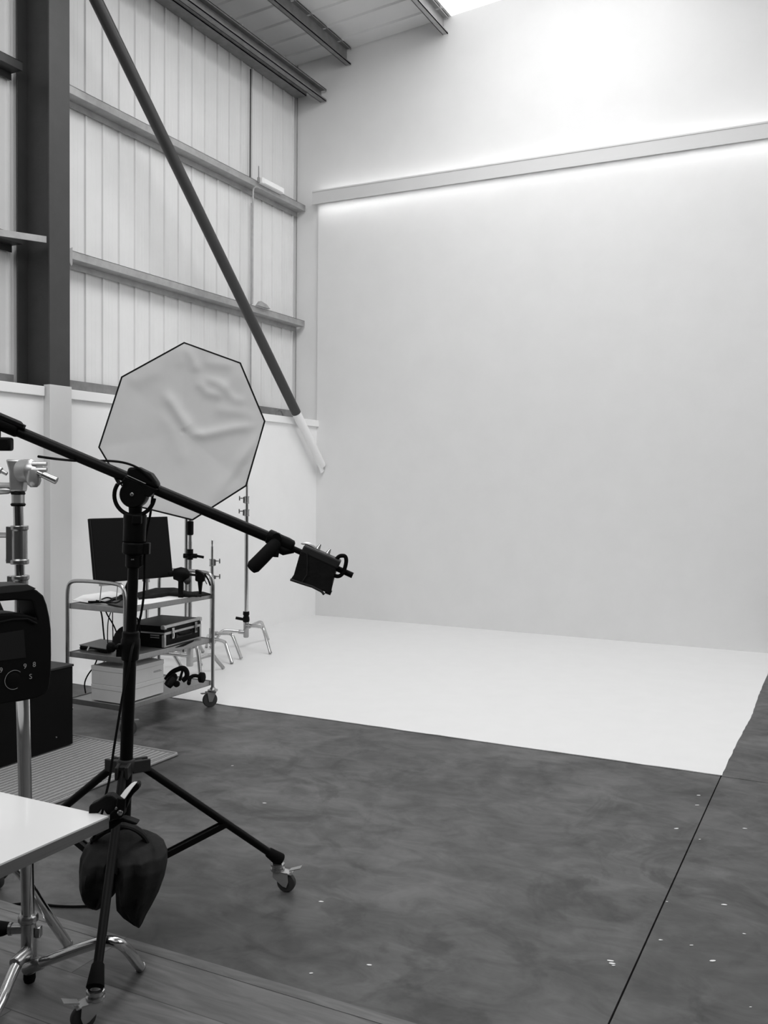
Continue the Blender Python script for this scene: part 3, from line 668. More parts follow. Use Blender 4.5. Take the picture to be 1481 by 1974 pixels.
# spreader, legs, braces, castors
sp = pz(1476)
b = MB(); b.lathe(pz(1487), pd, [(0,.030),(.01,.033),(.035,.033),(.045,.028)], 22)
FEET = [V((3.777,-6.522,0)), V((3.751,-7.571,0)), V((2.764,-7.028,0))]
for f in FEET:
    h = V((f.x-sp.x, f.y-sp.y, 0)).normalized(); sd = h.cross(V((0,0,1)))
    for s in (-1,1): b.obox(sp+h*.05+sd*s*.017-V((0,0,.004)), h*.032, sd*.006, (0,0,.022))
    b.obox(sp+h*.04, h*.02, sd*.02, (0,0,.014))
b.build('spreader', 'greyp', bs, bevel=.003)
lowc = pz(1688)
b = MB(); b.lathe(pz(1703), pd, [(0,.026),(.01,.032),(.05,.032),(.06,.026)], 20); b.build('lower_collar', 'blackp', bs)
def castor(parent, f, heading, top, rw=.0365):
    hx = V((cos(heading),sin(heading),0)); sx = V((-sin(heading),cos(heading),0))
    pr = f-hx*.036                              # swivel axis offset from wheel
    b = MB(); b.lathe((pr.x,pr.y,.078), (0,0,1), [(0,.024),(.004,.028),(.012,.028),(.014,.021),(.020,.021),(.022,.027),(.030,.027),(.034,.018),(.045,.016)], 22); c = b.build('castor', 'chromed', parent)
    b = MB()
    for s in (-1,1):
        b.prism([pr+sx*s*.018-hx*.014+V((0,0,.08)), pr+sx*s*.018+hx*.045+V((0,0,.08)), f+sx*s*.018+hx*.012+V((0,0,rw+.008)), f+sx*s*.018+hx*.004+V((0,0,rw-.014)), f+sx*s*.018-hx*.012+V((0,0,rw-.008)), pr+sx*s*.018-hx*.014+V((0,0,.06))], sx*s*.003)
    b.obox((pr.x+hx.x*.02,pr.y+hx.y*.02,.080), hx*.04-V((0,0,.006)), sx*.021, (0,0,.002)); b.build('fork', 'alu', c)
    b = MB(); c0 = f+V((0,0,rw)); b.lathe(c0-sx*.013, sx, [(0,rw*.7),(.002,rw*.93),(.006,rw),(.020,rw),(.024,rw*.93),(.026,rw*.7)], 28); b.lathe(c0-sx*.0155, sx, [(0,.012),(.031,.012)], 16); b.build('wheel', 'wheel', c)
    b = MB(); q = pr+hx*.05+V((0,0,.084)); b.prism([q-sx*.014, q+sx*.014, q+sx*.014+hx*.02+V((0,0,.006)), q+sx*.016+hx*.045+V((0,0,.014)), q-sx*.016+hx*.045+V((0,0,.014)), q-sx*.014+hx*.02+V((0,0,.006))], (0,0,.004)); b.build('brake_pedal', 'alu', c)
    return pr
for i, f in enumerate(FEET):
    hd_ = (.3, -2.1, 3.0)[i]
    hx = V((cos(hd_),sin(hd_),0)); pr = f-hx*.036
    top = sp+V((f.x-sp.x,f.y-sp.y,0)).normalized()*.055-V((0,0,.008)); bot = V((pr.x,pr.y,.128))
    ld = (bot-top).normalized()
    b = MB(); b.tube([top, bot], .0145, 16); lg = b.build('leg', 'black', bs)
    b = MB(); b.tube([bot-ld*.055, bot-ld*.05, bot-ld*.012, bot+ld*.012, bot+ld*.016], [.0155,.019,.0235,.0265,.02], 16); b.build('leg_end', 'blackm', lg)
    m = lerp(top, bot, (.60,.5,.55)[i]); lc = lowc+V((f.x-sp.x,f.y-sp.y,0)).normalized()*.03
    b = MB(); sd = (m-lc).cross(V((0,0,1))).normalized()
    for s in (-1,1): b.bar(lc+sd*s*.012, m+sd*s*.012, .004, .022)
    b.bar(lc+V((0,0,.004)), m+V((0,0,.004)), .026, .004)
    b.build('brace', 'black', bs)
    castor(lg, f, hd_, None)
# cable running along the boom and down the stand
b = MB(); b.tube(chaikin([(3.392,-7.4,1.672),(3.377,-7.307,1.666),(3.26,-7.097,1.665),(3.294,-7.058,1.666),(3.344,-7.043,1.668),(3.463,-7.085,1.661),(3.516,-7.07,1.642),(3.552,-7.053,1.606),(3.538,-7.016,1.574),(3.504,-6.99,1.533),(3.495,-6.985,1.491),(3.49,-6.989,1.454),(3.489,-7.002,1.408),(3.492,-7.014,1.354),(3.495,-7.019,1.171),(3.462,-7.029,1.041),(3.532,-7.129,1.008),(3.533,-7.143,0.9399),(3.527,-7.159,0.8891),(3.528,-7.184,0.7888),(3.522,-7.202,0.687),(3.528,-7.224,0.6063),(3.53,-7.247,0.5525),(3.532,-7.259,0.5131),(3.442,-7.196,0.4068),(3.385,-7.172,0.325),(3.366,-7.162,0.2357)], 2), .0042, 8)
b.tube(chaikin([(3.388,-7.057,1.618),(3.411,-7.068,1.6),(3.448,-7.095,1.584),(3.466,-7.097,1.591),(3.472,-7.094,1.602)], 2), .0042, 8)
tag(b.build('power_cable', 'blackm'), 'thin black cable looped over the boom head and hanging down the stand', 'cable')
b = MB(); b.tube(chaikin([(3.24,-6.962,0.006),(3.192,-6.992,0.006),(3.144,-7.022,0.006),(3.078,-7.048,0.006),(2.99,-7.065,0.006),(2.922,-7.126,0.006),(2.889,-7.214,0.006)], 2), .005, 8)
tag(b.build('floor_cable', 'blackm'), 'short black cable lying on the concrete behind the sandbag', 'cable')

# saddle sandbag on the stand
sb = thing('sandbag', tuple((3.506,-7.142,0.0754)), 'black saddle sandbag draped over the braces of the boom stand', 'sandbag')
def lobe(rows, name):                           # rows: left point, right point, half thickness
    b = MB(); secs = [((V(a)+V(c))/2, (V(c)-V(a))/2, FWD*th) for a, c, th in rows]
    n = 48; rs = []; K = 5; m = len(secs)
    for q in range((m-1)*K+1):
        k = min(q//K, m-2); t = (q-k*K)/K; t2 = t*.5+(t*t*(3-2*t))*.5
        c, a, f = (secs[k][x].lerp(secs[k+1][x], t2) for x in range(3)); w = q/K
        row = []
        for j in range(n):
            u, v = cos(2*pi*j/n), sin(2*pi*j/n)
            su, sv = math.copysign(abs(u)**.85, u), math.copysign(abs(v)**.85, v)
            fo_ = 1+.20*sin(4.6*u+.75*w)+.13*sin(8.5*u-.55*w+1.)+.07*sin(15*u+1.3*w)
            row.append(c+a*su+f*sv*fo_)
        rs.append(row)
    b.rings(rs); return b.build(name, 'sandbag', sb, sharp=70)
CAMP = V((5.7155,-9.5599,1.6)); R_ = (V((.8932,.4495,.0096)), V((-.0229,.0241,.9994)), V((-.4490,.8929,-.0318)))
lobe([((3.408,-7.114,0.366),(3.501,-7.067,0.367),0.02), ((3.383,-7.138,0.355),(3.508,-7.075,0.3563),0.05), ((3.375,-7.176,0.3374),(3.519,-7.104,0.339),0.07), ((3.376,-7.199,0.3059),(3.52,-7.127,0.3074),0.085), ((3.381,-7.209,0.2654),(3.516,-7.141,0.2669),0.09), ((3.384,-7.21,0.221),(3.506,-7.148,0.2223),0.085), ((3.396,-7.205,0.182),(3.49,-7.158,0.183),0.07), ((3.411,-7.198,0.1502),(3.462,-7.173,0.1507),0.05), ((3.421,-7.194,0.1343),(3.44,-7.184,0.1345),0.02)], 'left_pouch')
lobe([((3.456,-7.101,0.3738),(3.545,-7.056,0.3748),0.02), ((3.464,-7.12,0.3615),(3.586,-7.058,0.3628),0.05), ((3.482,-7.144,0.3498),(3.626,-7.072,0.3514),0.075), ((3.504,-7.168,0.328),(3.655,-7.092,0.3296),0.09), ((3.512,-7.176,0.2915),(3.661,-7.101,0.2931),0.095), ((3.514,-7.177,0.244),(3.654,-7.106,0.2455),0.09), ((3.519,-7.176,0.1965),(3.64,-7.115,0.1978),0.08), ((3.521,-7.176,0.1577),(3.623,-7.125,0.1588),0.06), ((3.541,-7.168,0.1245),(3.607,-7.135,0.1252),0.04), ((3.57,-7.154,0.0948),(3.595,-7.141,0.0951),0.02), ((3.583,-7.148,0.0827),(3.589,-7.145,0.0827),0.006)], 'right_pouch')
b = MB(); b.tube(chaikin([(3.404,-7.172,0.3595),(3.458,-7.166,0.3996),(3.526,-7.164,0.429),(3.557,-7.149,0.4241),(3.576,-7.118,0.3939),(3.578,-7.096,0.358)], 2), .018, 10, flat=.55)
b.build('strap', 'sandbag', sb)

# counterweight bag on the boom end
cw = thing('weight_bag', tuple((4.03,-6.771,1.216)), 'black tapered bag with ring handle hooked on the end of the boom', 'bag')
fr = [V(p) for p in [(4.017,-6.823,1.359),(4.038,-6.812,1.361),(4.128,-6.768,1.31),(4.126,-6.77,1.297),(4.119,-6.775,1.258),(4.116,-6.778,1.22),(4.108,-6.782,1.213),(4.095,-6.788,1.22),(4.053,-6.809,1.241),(3.992,-6.839,1.258),(3.989,-6.84,1.263),(3.998,-6.835,1.278),(4.008,-6.829,1.319)]]
bk = [V(p) for p in [(3.966,-6.72,1.356),(3.981,-6.712,1.356),(4.078,-6.665,1.303),(4.075,-6.667,1.286),(4.066,-6.673,1.249),(4.06,-6.677,1.219),(4.05,-6.682,1.214),(4.037,-6.689,1.219),(3.998,-6.707,1.237),(3.957,-6.728,1.252),(3.953,-6.729,1.259),(3.956,-6.728,1.274),(3.959,-6.725,1.311)]]
b = MB(); b.rings([fr, bk]); b.build('pouch', 'blackf', cw, bevel=.005)
b = MB(); b.tube([V(p)-FWD*.003 for p in [(4.039,-6.815,1.359),(4.041,-6.815,1.32),(4.041,-6.817,1.28),(4.033,-6.821,1.266),(4.024,-6.826,1.25)]], .0015, 6); b.build('seam', 'greyp', cw)
b = MB(); b.tube([V(p) for p in [(3.991,-6.845,1.262),(4.024,-6.829,1.25),(4.059,-6.811,1.238),(4.088,-6.797,1.222),(4.096,-6.793,1.211)]], .0045, 8); b.tube([V(p) for p in [(4.084,-6.766,1.217),(4.099,-6.759,1.21),(4.102,-6.757,1.222)]], .005, 8); b.build('hem', 'greyp', cw)
b = MB(); q0, q1 = V((4.008,-6.788,1.369)), V((4.122,-6.732,1.312)); b.bar(q0, q1, .075, .030, up=bn); b.build('top_rail', 'greyp', cw, bevel=.006)
b = MB(); b.tube(chaikin([V(p) for p in [(4.005,-6.8,1.384),(4.021,-6.792,1.386),(4.039,-6.783,1.377),(4.05,-6.778,1.368)]], 1), [.0015,.004,.006,.007,.006,.0055], 8); b.build('clip', 'alu', cw)
for pp in ([(4.053,-6.765,1.366),(4.058,-6.762,1.377),(4.061,-6.761,1.382)], [(4.084,-6.75,1.35),(4.089,-6.747,1.361),(4.092,-6.745,1.366)]):
    b = MB(); b.tube(pp, [.009,.005,.003], 10); b.build('peg', 'chromed', cw)
b = MB(); b.tube(chaikin([V(p) for p in [(4.116,-6.746,1.331),(4.125,-6.741,1.342),(4.135,-6.736,1.344),(4.144,-6.731,1.342),(4.148,-6.73,1.328),(4.145,-6.732,1.306),(4.139,-6.736,1.284),(4.13,-6.741,1.273),(4.12,-6.746,1.271),(4.109,-6.752,1.275)]], 2), .0072, 10); b.build('ring_handle', 'blackm', cw)

# ================================================================ TABLE + CLAMP
TZ = .75
tb = thing('work_table', (3.45,-8.4,0), 'white topped work table with grey edge, its corner at the lower left', 'table')
x0, x1, y0, y1 = 2.75, 4.055, -9.05, -7.79
b = MB(); b.box((x0+.001,y0+.001,TZ-.004), (x1-.001,y1-.001,TZ)); b.build('tabletop', 'table', tb)
b = MB(); b.box((x0,y0,TZ-.032), (x1,y1,TZ-.004)); b.build('edge_band', 'edge', tb)
for y in (-8.92, -8.48):
    b = MB(); b.tube(chaikin([(2.86,y,TZ-.034),(2.86,y,.02)],1), .016, 12); b.build('leg', 'galvd', tb)
    b = MB(); b.tube([(3.9,y,TZ-.034),(3.9,y,.02)], .016, 12); b.build('leg', 'galvd', tb)
    b = MB(); b.bar((2.86,y,TZ-.05), (3.9,y,TZ-.05), .03, .03); b.build('cross_rail', 'galvd', tb)
D0 = 2.36
cl = thing('spring_clamp', tuple((4.044,-7.745,0.7106)), 'black spring clamp with pale handle pad gripping the table corner', 'clamp')
def plate(pts, th, m, name, bev=.003):
    b = MB(); b.prism(pts, FWD*th); return b.build(name, m, cl, bevel=bev)
plate([(3.997,-7.8,0.7659),(4,-7.798,0.7712),(4.014,-7.791,0.7792),(4.034,-7.78,0.7953),(4.047,-7.774,0.7968),(4.058,-7.769,0.7876),(4.065,-7.766,0.7772),(4.062,-7.768,0.7613),(4.055,-7.772,0.7467),(4.038,-7.78,0.7465),(4.029,-7.784,0.7609),(4.024,-7.787,0.7622),(4.019,-7.789,0.7502),(3.996,-7.801,0.7473)], .03, 'blackp', 'upper_jaw')
plate([(4.068,-7.775,0.7937),(4.087,-7.765,0.7913),(4.085,-7.767,0.7702),(4.083,-7.769,0.7492),(4.074,-7.774,0.7386),(4.06,-7.781,0.7384),(4.051,-7.785,0.733),(4.051,-7.784,0.7541),(4.064,-7.778,0.7648)], .032, 'blackp', 'pivot_body')
plate([(4.073,-7.756,0.7848),(4.079,-7.752,0.7968),(4.09,-7.746,0.8154),(4.099,-7.741,0.8275),(4.106,-7.737,0.8236),(4.106,-7.738,0.8116),(4.095,-7.744,0.7996),(4.086,-7.749,0.7863),(4.078,-7.754,0.7597),(4.07,-7.758,0.7649)], .026, 'blackp', 'handle')
plate([(4.062,-7.762,0.789),(4.069,-7.749,0.8063),(4.079,-7.737,0.8204),(4.086,-7.733,0.8245),(4.102,-7.74,0.8291),(4.097,-7.75,0.8178),(4.091,-7.76,0.8038),(4.086,-7.768,0.7907)], .008, 'pad', 'handle_pad', .002)
plate([(4.045,-7.775,0.7313),(4.074,-7.76,0.7369),(4.089,-7.753,0.7331),(4.107,-7.744,0.7254),(4.106,-7.745,0.7214),(4.097,-7.749,0.7213),(4.073,-7.761,0.729),(4.054,-7.771,0.7129),(4.036,-7.781,0.7021),(4.012,-7.793,0.7045),(4.003,-7.797,0.7097),(4.026,-7.785,0.7179)], .028, 'blackp', 'lower_jaw')
b = MB(); b.lathe(V((4.077,-7.773,0.7577)), -FWD, [(0,.007),(.004,.007),(.006,.004)], 14); b.lathe(V((4.068,-7.778,0.7681)), -FWD, [(0,.004),(.003,.003)], 10); b.build('pivot_pin', 'chromed', cl)

# ================================================================ TROLLEY
TX0, TX1, TY0, TY1 = 1.215, 1.70, -5.14, -4.25
tr = thing('shelf_trolley', (1.46,-4.7,0), 'three-tier stainless steel trolley on castors behind the boom stand', 'trolley')
SH = (.80, .487, .185)
for z in SH:
    b = MB(); b.box((TX0+.01,TY0+.008,z-.03), (TX1-.01,TY1-.008,z-.026))
    for a, c in (((TX0+.01,TY0+.008,z-.032),(TX0+.014,TY1-.008,z+.003)), ((TX1-.014,TY0+.008,z-.032),(TX1-.01,TY1-.008,z+.003)),
                 ((TX0+.01,TY0+.008,z-.032),(TX1-.01,TY0+.012,z+.003)), ((TX0+.01,TY1-.012,z-.032),(TX1-.01,TY1-.008,z+.003))): b.box(a, c)
    b.box((TX0+.014,TY0+.012,z-.026), (TX1-.014,TY1-.012,z-.002))
    b.build('shelf', 'trolley', tr, bevel=.0015)
for y, hz in ((TY0,.955),(TY1,.955)):
    b = MB(); b.tube(chaikin([(TX0,y,.115),(TX0,y,.80),(TX0,y,hz-.075),(TX0+.018,y,hz-.015),(TX0+.09,y,hz),(TX1-.09,y,hz),(TX1-.018,y,hz-.015),(TX1,y,hz-.075),(TX1,y,.80),(TX1,y,.115)],3), .0125, 14); b.build('end_frame', 'chromed', tr)
for x, y, an in ((TX1,TY1,-2.2),(TX1,TY0,.9),(TX0,TY0,2.5),(TX0,TY1,1.2)):
    f = V((x,y,0))+V((cos(an),sin(an),0))*.02; hx = V((cos(an),sin(an),0)); sx = V((-sin(an),cos(an),0)); rw = .052
    b = MB(); b.lathe((x,y,.108), (0,0,1), [(0,.018),(.004,.036),(.014,.036),(.018,.02),(.03,.016)], 20); c = b.build('castor', 'chromed', tr)
    b = MB()
    for s in (-1,1): b.prism([V((x,y,.108))+sx*s*.019-hx*.02, V((x,y,.108))+sx*s*.019+hx*.045, f+sx*s*.019+V((0,0,rw-.012))+hx*.012, f+sx*s*.019+V((0,0,rw-.012))-hx*.012], sx*s*.003)
    b.obox((x+hx.x*.015,y+hx.y*.015,.107), hx*.035, sx*.021, (0,0,.002)); b.obox((x+hx.x*.062,y+hx.y*.062,.10), hx*.022, sx*.016, (0,0,.002)); b.build('fork', 'galvd', c)
    b = MB(); c0 = f+V((0,0,rw)); b.lathe(c0-sx*.014, sx, [(0,rw*.6),(.002,rw*.93),(.006,rw),(.022,rw),(.026,rw*.93),(.028,rw*.6)], 28); b.build('wheel', 'wheel', c)

# monitor on the top shelf
SZ = .8035
mo = thing('monitor', (1.46,-4.80,SZ), 'black flat monitor tilted back on the trolley top shelf', 'monitor')
hx = V((.225,.974,0)).normalized(); nx = V((.974,-.225,0)).normalized(); tl = math.radians(9)
upv = (V((0,0,1))*cos(tl)-nx*sin(tl)).normalized(); nn = hx.cross(upv)
if nn.x < 0: nn = -nn
q = [V(p) for p in [(1.362,-5.101,1.346),(1.498,-4.504,1.356),(1.563,-4.51,0.9442),(1.427,-5.106,0.9348)]]
cm = sum(q, V())/4; wd = ((q[1]-q[0]).length+(q[2]-q[3]).length)/4; ht = ((q[3]-q[0]).length+(q[2]-q[1]).length)/4
b = MB(); b.obox(cm-nn*.012, hx*wd, upv*ht, nn*.012); b.build('housing', 'blackp', mo, bevel=.004)
b = MB(); b.obox(cm+nn*.0005, hx*(wd-.012), upv*(ht-.014), nn*.001); b.build('screen', 'screen', mo)
b = MB(); b.obox(cm-hx*(wd-.004)+nn*.001, hx*.0012, upv*(ht-.01), nn*.0012); b.build('bezel_edge', 'greyp', mo)
b = MB(); nk = cm-nn*.03-upv*(ht*.4)
b.tube([nk+upv*.08, nk-upv*.10, V((nk.x-.05,nk.y,SZ+.03))], [.022,.022,.026], 12); b.build('neck', 'blackp', mo)
b = MB(); b.lathe((nk.x-.06,nk.y,SZ), (0,0,1), [(0,.085),(.008,.085),(.02,.04),(.03,.03)], 28); b.build('base', 'blackp', mo)
b = MB(); pb = q[3]+hx*.04-nn*.02; b.bar(pb-V((0,0,.008)), pb+hx*.16-V((0,0,.010)), .016, .012); b.build('support_bracket', 'alu', mo)
for e in (.012, .135):
    b = MB(); pe = pb+hx*e-V((0,0,.012)); b.tube([pe, V((pe.x-.012,pe.y,SZ+.013))], .0032, 8); b.build('bracket_leg', 'alu', mo)

def sheet(name, pts, z, amp, m, label, cat, th=.002, seed=1, group=None):
    rnd = random.Random(seed); b = MB(); pts = [V(p) for p in pts]; c = sum(pts, V())/len(pts); nr = 5; n = len(pts)
    rs = []
    for k in range(nr, 0, -1): rs.append([c.lerp(p, k/nr)+V((0,0,th+amp*(rnd.random() if k < nr else .25*rnd.random()))) for p in pts])
    base = [V((p.x,p.y,z)) for p in pts]
    b.rings([base]+rs); o = b.build(name, m, None, sharp=60); tag(o, label, cat, group); return o
sheet('paper_sheets', [(1.158,-5.037,0.8035),(1.014,-4.798,0.8035),(1.006,-4.663,0.8035),(1.008,-4.518,0.8035),(1.2,-4.616,0.8035),(1.326,-4.809,0.8035),(1.367,-4.973,0.8035),(1.32,-5.063,0.8035)], .8035, .009, 'paper', 'loose white papers at the near end of the trolley top shelf', 'paper', seed=2)
sheet('paper_sheets', [(1.397,-4.701,0.8035),(1.442,-4.607,0.8035),(1.486,-4.443,0.8035),(1.651,-4.446,0.8035),(1.694,-4.522,0.8035),(1.688,-4.687,0.8035),(1.694,-4.899,0.8035),(1.666,-5.004,0.8035)], .8035, .004, 'paper', 'curled white paper sheet under the black cloth on the trolley', 'paper', seed=4)
sheet('black_cloth', [(1.328,-4.624,0.816),(1.238,-4.315,0.816),(1.327,-4.222,0.816),(1.462,-4.291,0.816),(1.61,-4.383,0.816),(1.683,-4.338,0.816),(1.781,-4.384,0.816),(1.774,-4.524,0.816),(1.649,-4.533,0.816),(1.556,-4.555,0.816),(1.557,-4.689,0.816),(1.519,-4.809,0.816)], .812, .018, 'blackf', 'crumpled black cloth lying along the trolley top shelf', 'cloth', th=.004, seed=6)
sheet('keyboard_sleeve', [(1.454,-5.042,0.8035),(1.405,-4.889,0.8035),(1.444,-4.834,0.8035),(1.527,-4.878,0.8035),(1.638,-5.02,0.8035),(1.658,-5.122,0.8035)], .8035, .004, 'greyp', 'flat dark grey sleeve at the front of the trolley top shelf', 'sleeve', th=.006, seed=8)
b = MB()
b.tube(chaikin([(1.328,-4.951,0.812),(1.274,-4.855,0.812),(1.322,-4.858,0.812),(1.428,-4.953,0.812),(1.473,-5.048,0.812),(1.403,-5.029,0.812),(1.337,-5.007,0.812)], 2), .006, 8)
b.tube(chaikin([(1.329,-5.073,0.812),(1.386,-5.039,0.812),(1.484,-5.041,0.812),(1.535,-5.04,0.812),(1.468,-4.929,0.812),(1.397,-4.813,0.812)], 2), .006, 8)
tag(b.build('coiled_cable', 'blackm'), 'black cable coiled on the papers near the trolley handle', 'cable')
# clamp arm with two heads
ca = thing('clamp_arm', (1.6,-4.36,SZ), 'black arm with two clamp heads standing at the far end of the trolley top shelf', 'clamp arm')
c0 = V((1.662,-4.555,0.9639)); c1 = V((1.741,-4.448,0.952))
CB = CR.cross(V((0,0,1)))
b = MB(); b.loft([(c0+CR*-.05,(0,0,.035),FWD*.022),(c0+CR*-.03,(0,0,.042),FWD*.028),(c0+V((0,0,-.005)),(0,0,.055),FWD*.032),(c0+CR*.04,(0,0,.04),FWD*.03),(c0+CR*.058,(0,0,.018),FWD*.016)], 16); b.build('clamp_head', 'blackp', ca)
b = MB(); b.lathe(c0-CR*.05+V((0,0,.004)), -CR, [(0,.018),(.03,.019),(.036,.012)], 12); b.build('tension_knob', 'blackm', ca)
b = MB(); b.ball(c0+CR*.043-V((0,0,.045)), .024); b.build('ball_joint', 'greyp', ca)
b = MB(); b.bar(c0-V((0,0,.03)), V((c0.x,c0.y,SZ)), .034, .03, up=FWD); b.build('post', 'blackp', ca, bevel=.004)
b = MB(); b.tube([c0+CR*.05, c1-CR*.01], .0085, 10); b.build('link_rod', 'black', ca)
b = MB(); b.prism([c1+CR*x+V((0,0,z))-FWD*.02 for x, z in ((-.032,.04),(-.012,.036),(.02,.016),(.034,-.004),(.03,-.04),(.004,-.05),(-.032,-.036))], FWD*.045); b.build('clamp_head', 'blackp', ca, bevel=.005)
b = MB(); b.tube([c1-V((0,0,.045)), V((c1.x,c1.y,SZ+.03)), V((c1.x,c1.y,SZ))], [.018,.0095,.0085], 12); b.build('post', 'blackp', ca)
b = MB(); b.tube([c1+CR*.03+V((0,0,.01)), c1+CR*.055-V((0,0,.03)), c1+CR*.07-V((0,0,.07))], .006, 8); b.tube([c1+CR*.025-V((0,0,.02)), c1+CR*.045-V((0,0,.06))], .003, 8); b.build('bent_lever', 'blackm', ca)

# middle shelf
MZ = .4905
lp = thing('laptop', (1.34,-4.97,MZ), 'closed dark grey laptop on the trolley middle shelf', 'laptop')
lq = [V(p) for p in [(1.227,-5.049,0.522),(1.187,-4.812,0.522),(1.336,-4.814,0.522),(1.501,-5.078,0.522)]]
b = MB(); b.prism(lq, (0,0,-.006)); b.build('lid', mat('grey laptop lid', .11, .45, var=.05), lp, bevel=.002)
lc = sum(lq, V())/4
b = MB(); b.prism([lc.lerp(p,.97)-V((0,0,.0065)) for p in lq], (0,0,-.011)); b.build('base', 'blackp', lp, bevel=.002)
for k in (0,1,2,3):
    p = lc.lerp(lq[k], .72); b = MB(); b.obox((p.x,p.y,MZ+.0065), (.03,0,0), (0,.022,0), (0,0,.0065)); b.build('rubber_foot', 'blackm', lp, bevel=.002)
b = MB(); p = lq[0].lerp(lq[3],.35); b.tube([p-V((0,0,.003)), V((p.x-.01,p.y-.005,MZ+.004))], .005, 8); b.build('plug', 'pad', lp)
bg = thing('camera_bag', tuple((1.458,-4.879,0.4905)), 'black rounded bag wedged between laptop and metal case', 'bag')
bc_ = V((1.561,-4.992,0.4905)) + V((-.03,.05,0))
b = MB(); b.loft([(bc_+V((0,0,.0)),CR*.07,FWD*.06),(bc_+V((0,0,.04)),CR*.088,FWD*.075),(bc_+V((0,0,.09)),CR*.09,FWD*.075),(bc_+V((.01,0,.135)),CR*.07,FWD*.06),(bc_+V((.01,0,.165)),CR*.04,FWD*.03)], 20); b.build('body', 'blackf', bg, sub=1, sharp=60)
b = MB(); b.tube(chaikin([bc_+V((.02,-.01,.14)),bc_+V((.03,.01,.21)),bc_+V((.05,.06,.215)),bc_+V((.04,.08,.11))],2), .007, 8); b.build('handle', 'blackm', bg)
b = MB(); b.ball(bc_+V((.052,-.062,.10)), .006, 8); b.build('snap', 'chrome', bg)
# flight case: corner front-bottom at the shelf edge
fc = thing('flight_case', (1.52,-4.6,MZ), 'black equipment case with silver corners and latches on the trolley middle shelf', 'case')
F0 = V((1.671,-4.735,0.4905)); F1 = V((1.626,-4.286,0.4905)); fd = V((F1.x-F0.x,F1.y-F0.y,0)); fl = fd.length; fd.normalize(); fs = V((-fd.y,fd.x,0))
dp, hh, lidh = .33, .145, .05
def fbox(u0,u1,v0,v1,w0,w1):
    o = F0+fd*((u0+u1)/2)+fs*((v0+v1)/2)+V((0,0,(w0+w1)/2)); return (o, fd*(u1-u0)/2, fs*(v1-v0)/2, V((0,0,(w1-w0)/2)))
b = MB(); b.obox(*fbox(.003,fl-.003,.003,dp,.003,hh-lidh-.003)); b.build('case_body', 'blackp', fc)
b = MB(); b.obox(*fbox(.003,fl-.003,.003,dp,hh-lidh+.002,hh-.003)); b.build('case_lid', 'blackp', fc)
b = MB()
for w in (hh-lidh,): b.obox(*fbox(0,fl,0,.006,w-.012,w+.004)); b.obox(*fbox(0,.005,0,dp,w-.006,w+.004)); b.obox(*fbox(fl-.005,fl,0,dp,w-.006,w+.004))
b.obox(*fbox(0,fl,0,.014,hh-.018,hh)); b.obox(*fbox(0,fl,0,.01,0,.01))
b.build('trim_rails', 'alu', fc, bevel=.001)
for u in (0, fl-.02):
    b = MB(); b.obox(*fbox(u,u+.02,-.001,.022,0,hh-lidh-.012)); b.build('corner_trim', 'alu', fc, bevel=.003)
    b = MB(); b.obox(*fbox(u-.001,u+.028,-.002,.03,hh-.026,hh+.001)); b.build('corner_cap', 'alu', fc, bevel=.004)
for u in (.18*fl, .80*fl):
    b = MB(); b.obox(*fbox(u,u+.028,-.008,0,hh-lidh-.048,hh-.024)); l_ = b.build('latch', 'chromed', fc, bevel=.003)
    b = MB(); b.obox(*fbox(u+.008,u+.02,-.012,-.008,hh-lidh-.034,hh-lidh-.012)); b.build('latch_tongue', 'chrome', l_)
b = MB(); b.obox(*fbox(.3*fl,.72*fl,-.004,0,hh-lidh-.05,hh-lidh-.014)); b.build('handle_plate', 'greyp', fc)
b = MB(); b.tube(chaikin([F0+fd*(.33*fl)+fs*-.004+V((0,0,hh-lidh-.02)), F0+fd*(.34*fl)+fs*-.022+V((0,0,hh-lidh-.03)), F0+fd*(.68*fl)+fs*-.022+V((0,0,hh-lidh-.03)), F0+fd*(.69*fl)+fs*-.004+V((0,0,hh-lidh-.02))],1), .008, 8); b.build('handle', 'blackm', fc)
b = MB(); b.obox(*fbox(-.0015,0,.04,.11,hh-lidh-.02,hh-lidh-.012)); b.obox(*fbox(-.0015,0,.04,.11,hh-lidh-.034,hh-lidh-.028)); b.build('nameplate', 'galvd', fc)
b = MB(); b.prism([V(p) for p in [(1.737,-4.704,0.4915),(1.703,-4.587,0.4915),(1.666,-4.419,0.4915),(1.696,-4.474,0.4915),(1.747,-4.631,0.4915)]], (0,0,.004))
tag(b.build('cable_tie', 'blackm'), 'flat black strap lying in front of the equipment case', 'strap')
# adapters behind the bag
b = MB(); p = V((1.185,-4.661,0.49)); b.obox(p+V((0,.12,.035)), (.035,0,0), (0,.05,0), (0,0,.034)); tag(b.build('power_adapter', 'pad', bevel=.008), 'pale grey power adapter behind the laptop', 'adapter')

# lower shelf
LZ = .1885
G0 = V((1.599,-5.053,0.1885)); G1 = V((1.652,-4.705,0.1885)); G2 = V((1.383,-5.059,0.1885))
gd = V((0,1,0)); gw = (G1.y-G0.y)
gx0 = max(TX0+.03, G2.x); gx1 = min(TX1-.02, G1.x)
def wbox(z0, z1, label, y0, y1, over=0.):
    t = thing('storage_box', ((gx0+gx1)/2,(y0+y1)/2,z0), label, 'box', 'white boxes on the lower trolley shelf')
    b = MB(); b.box((gx0,y0,z0), (gx1,y1,z1-.03)); b.build('body', 'box', t, bevel=.002)
    b = MB(); b.box((gx0-.002,y0-.002,z1-.0295), (gx1+.002,y1+.002,z1)); b.build('lid', 'box', t, bevel=.002)
    return t
by0, by1 = -5.10, min(G1.y, -4.72)
wbox(LZ, LZ+.105, 'white cardboard box resting directly on the lower trolley shelf', by0, by1)
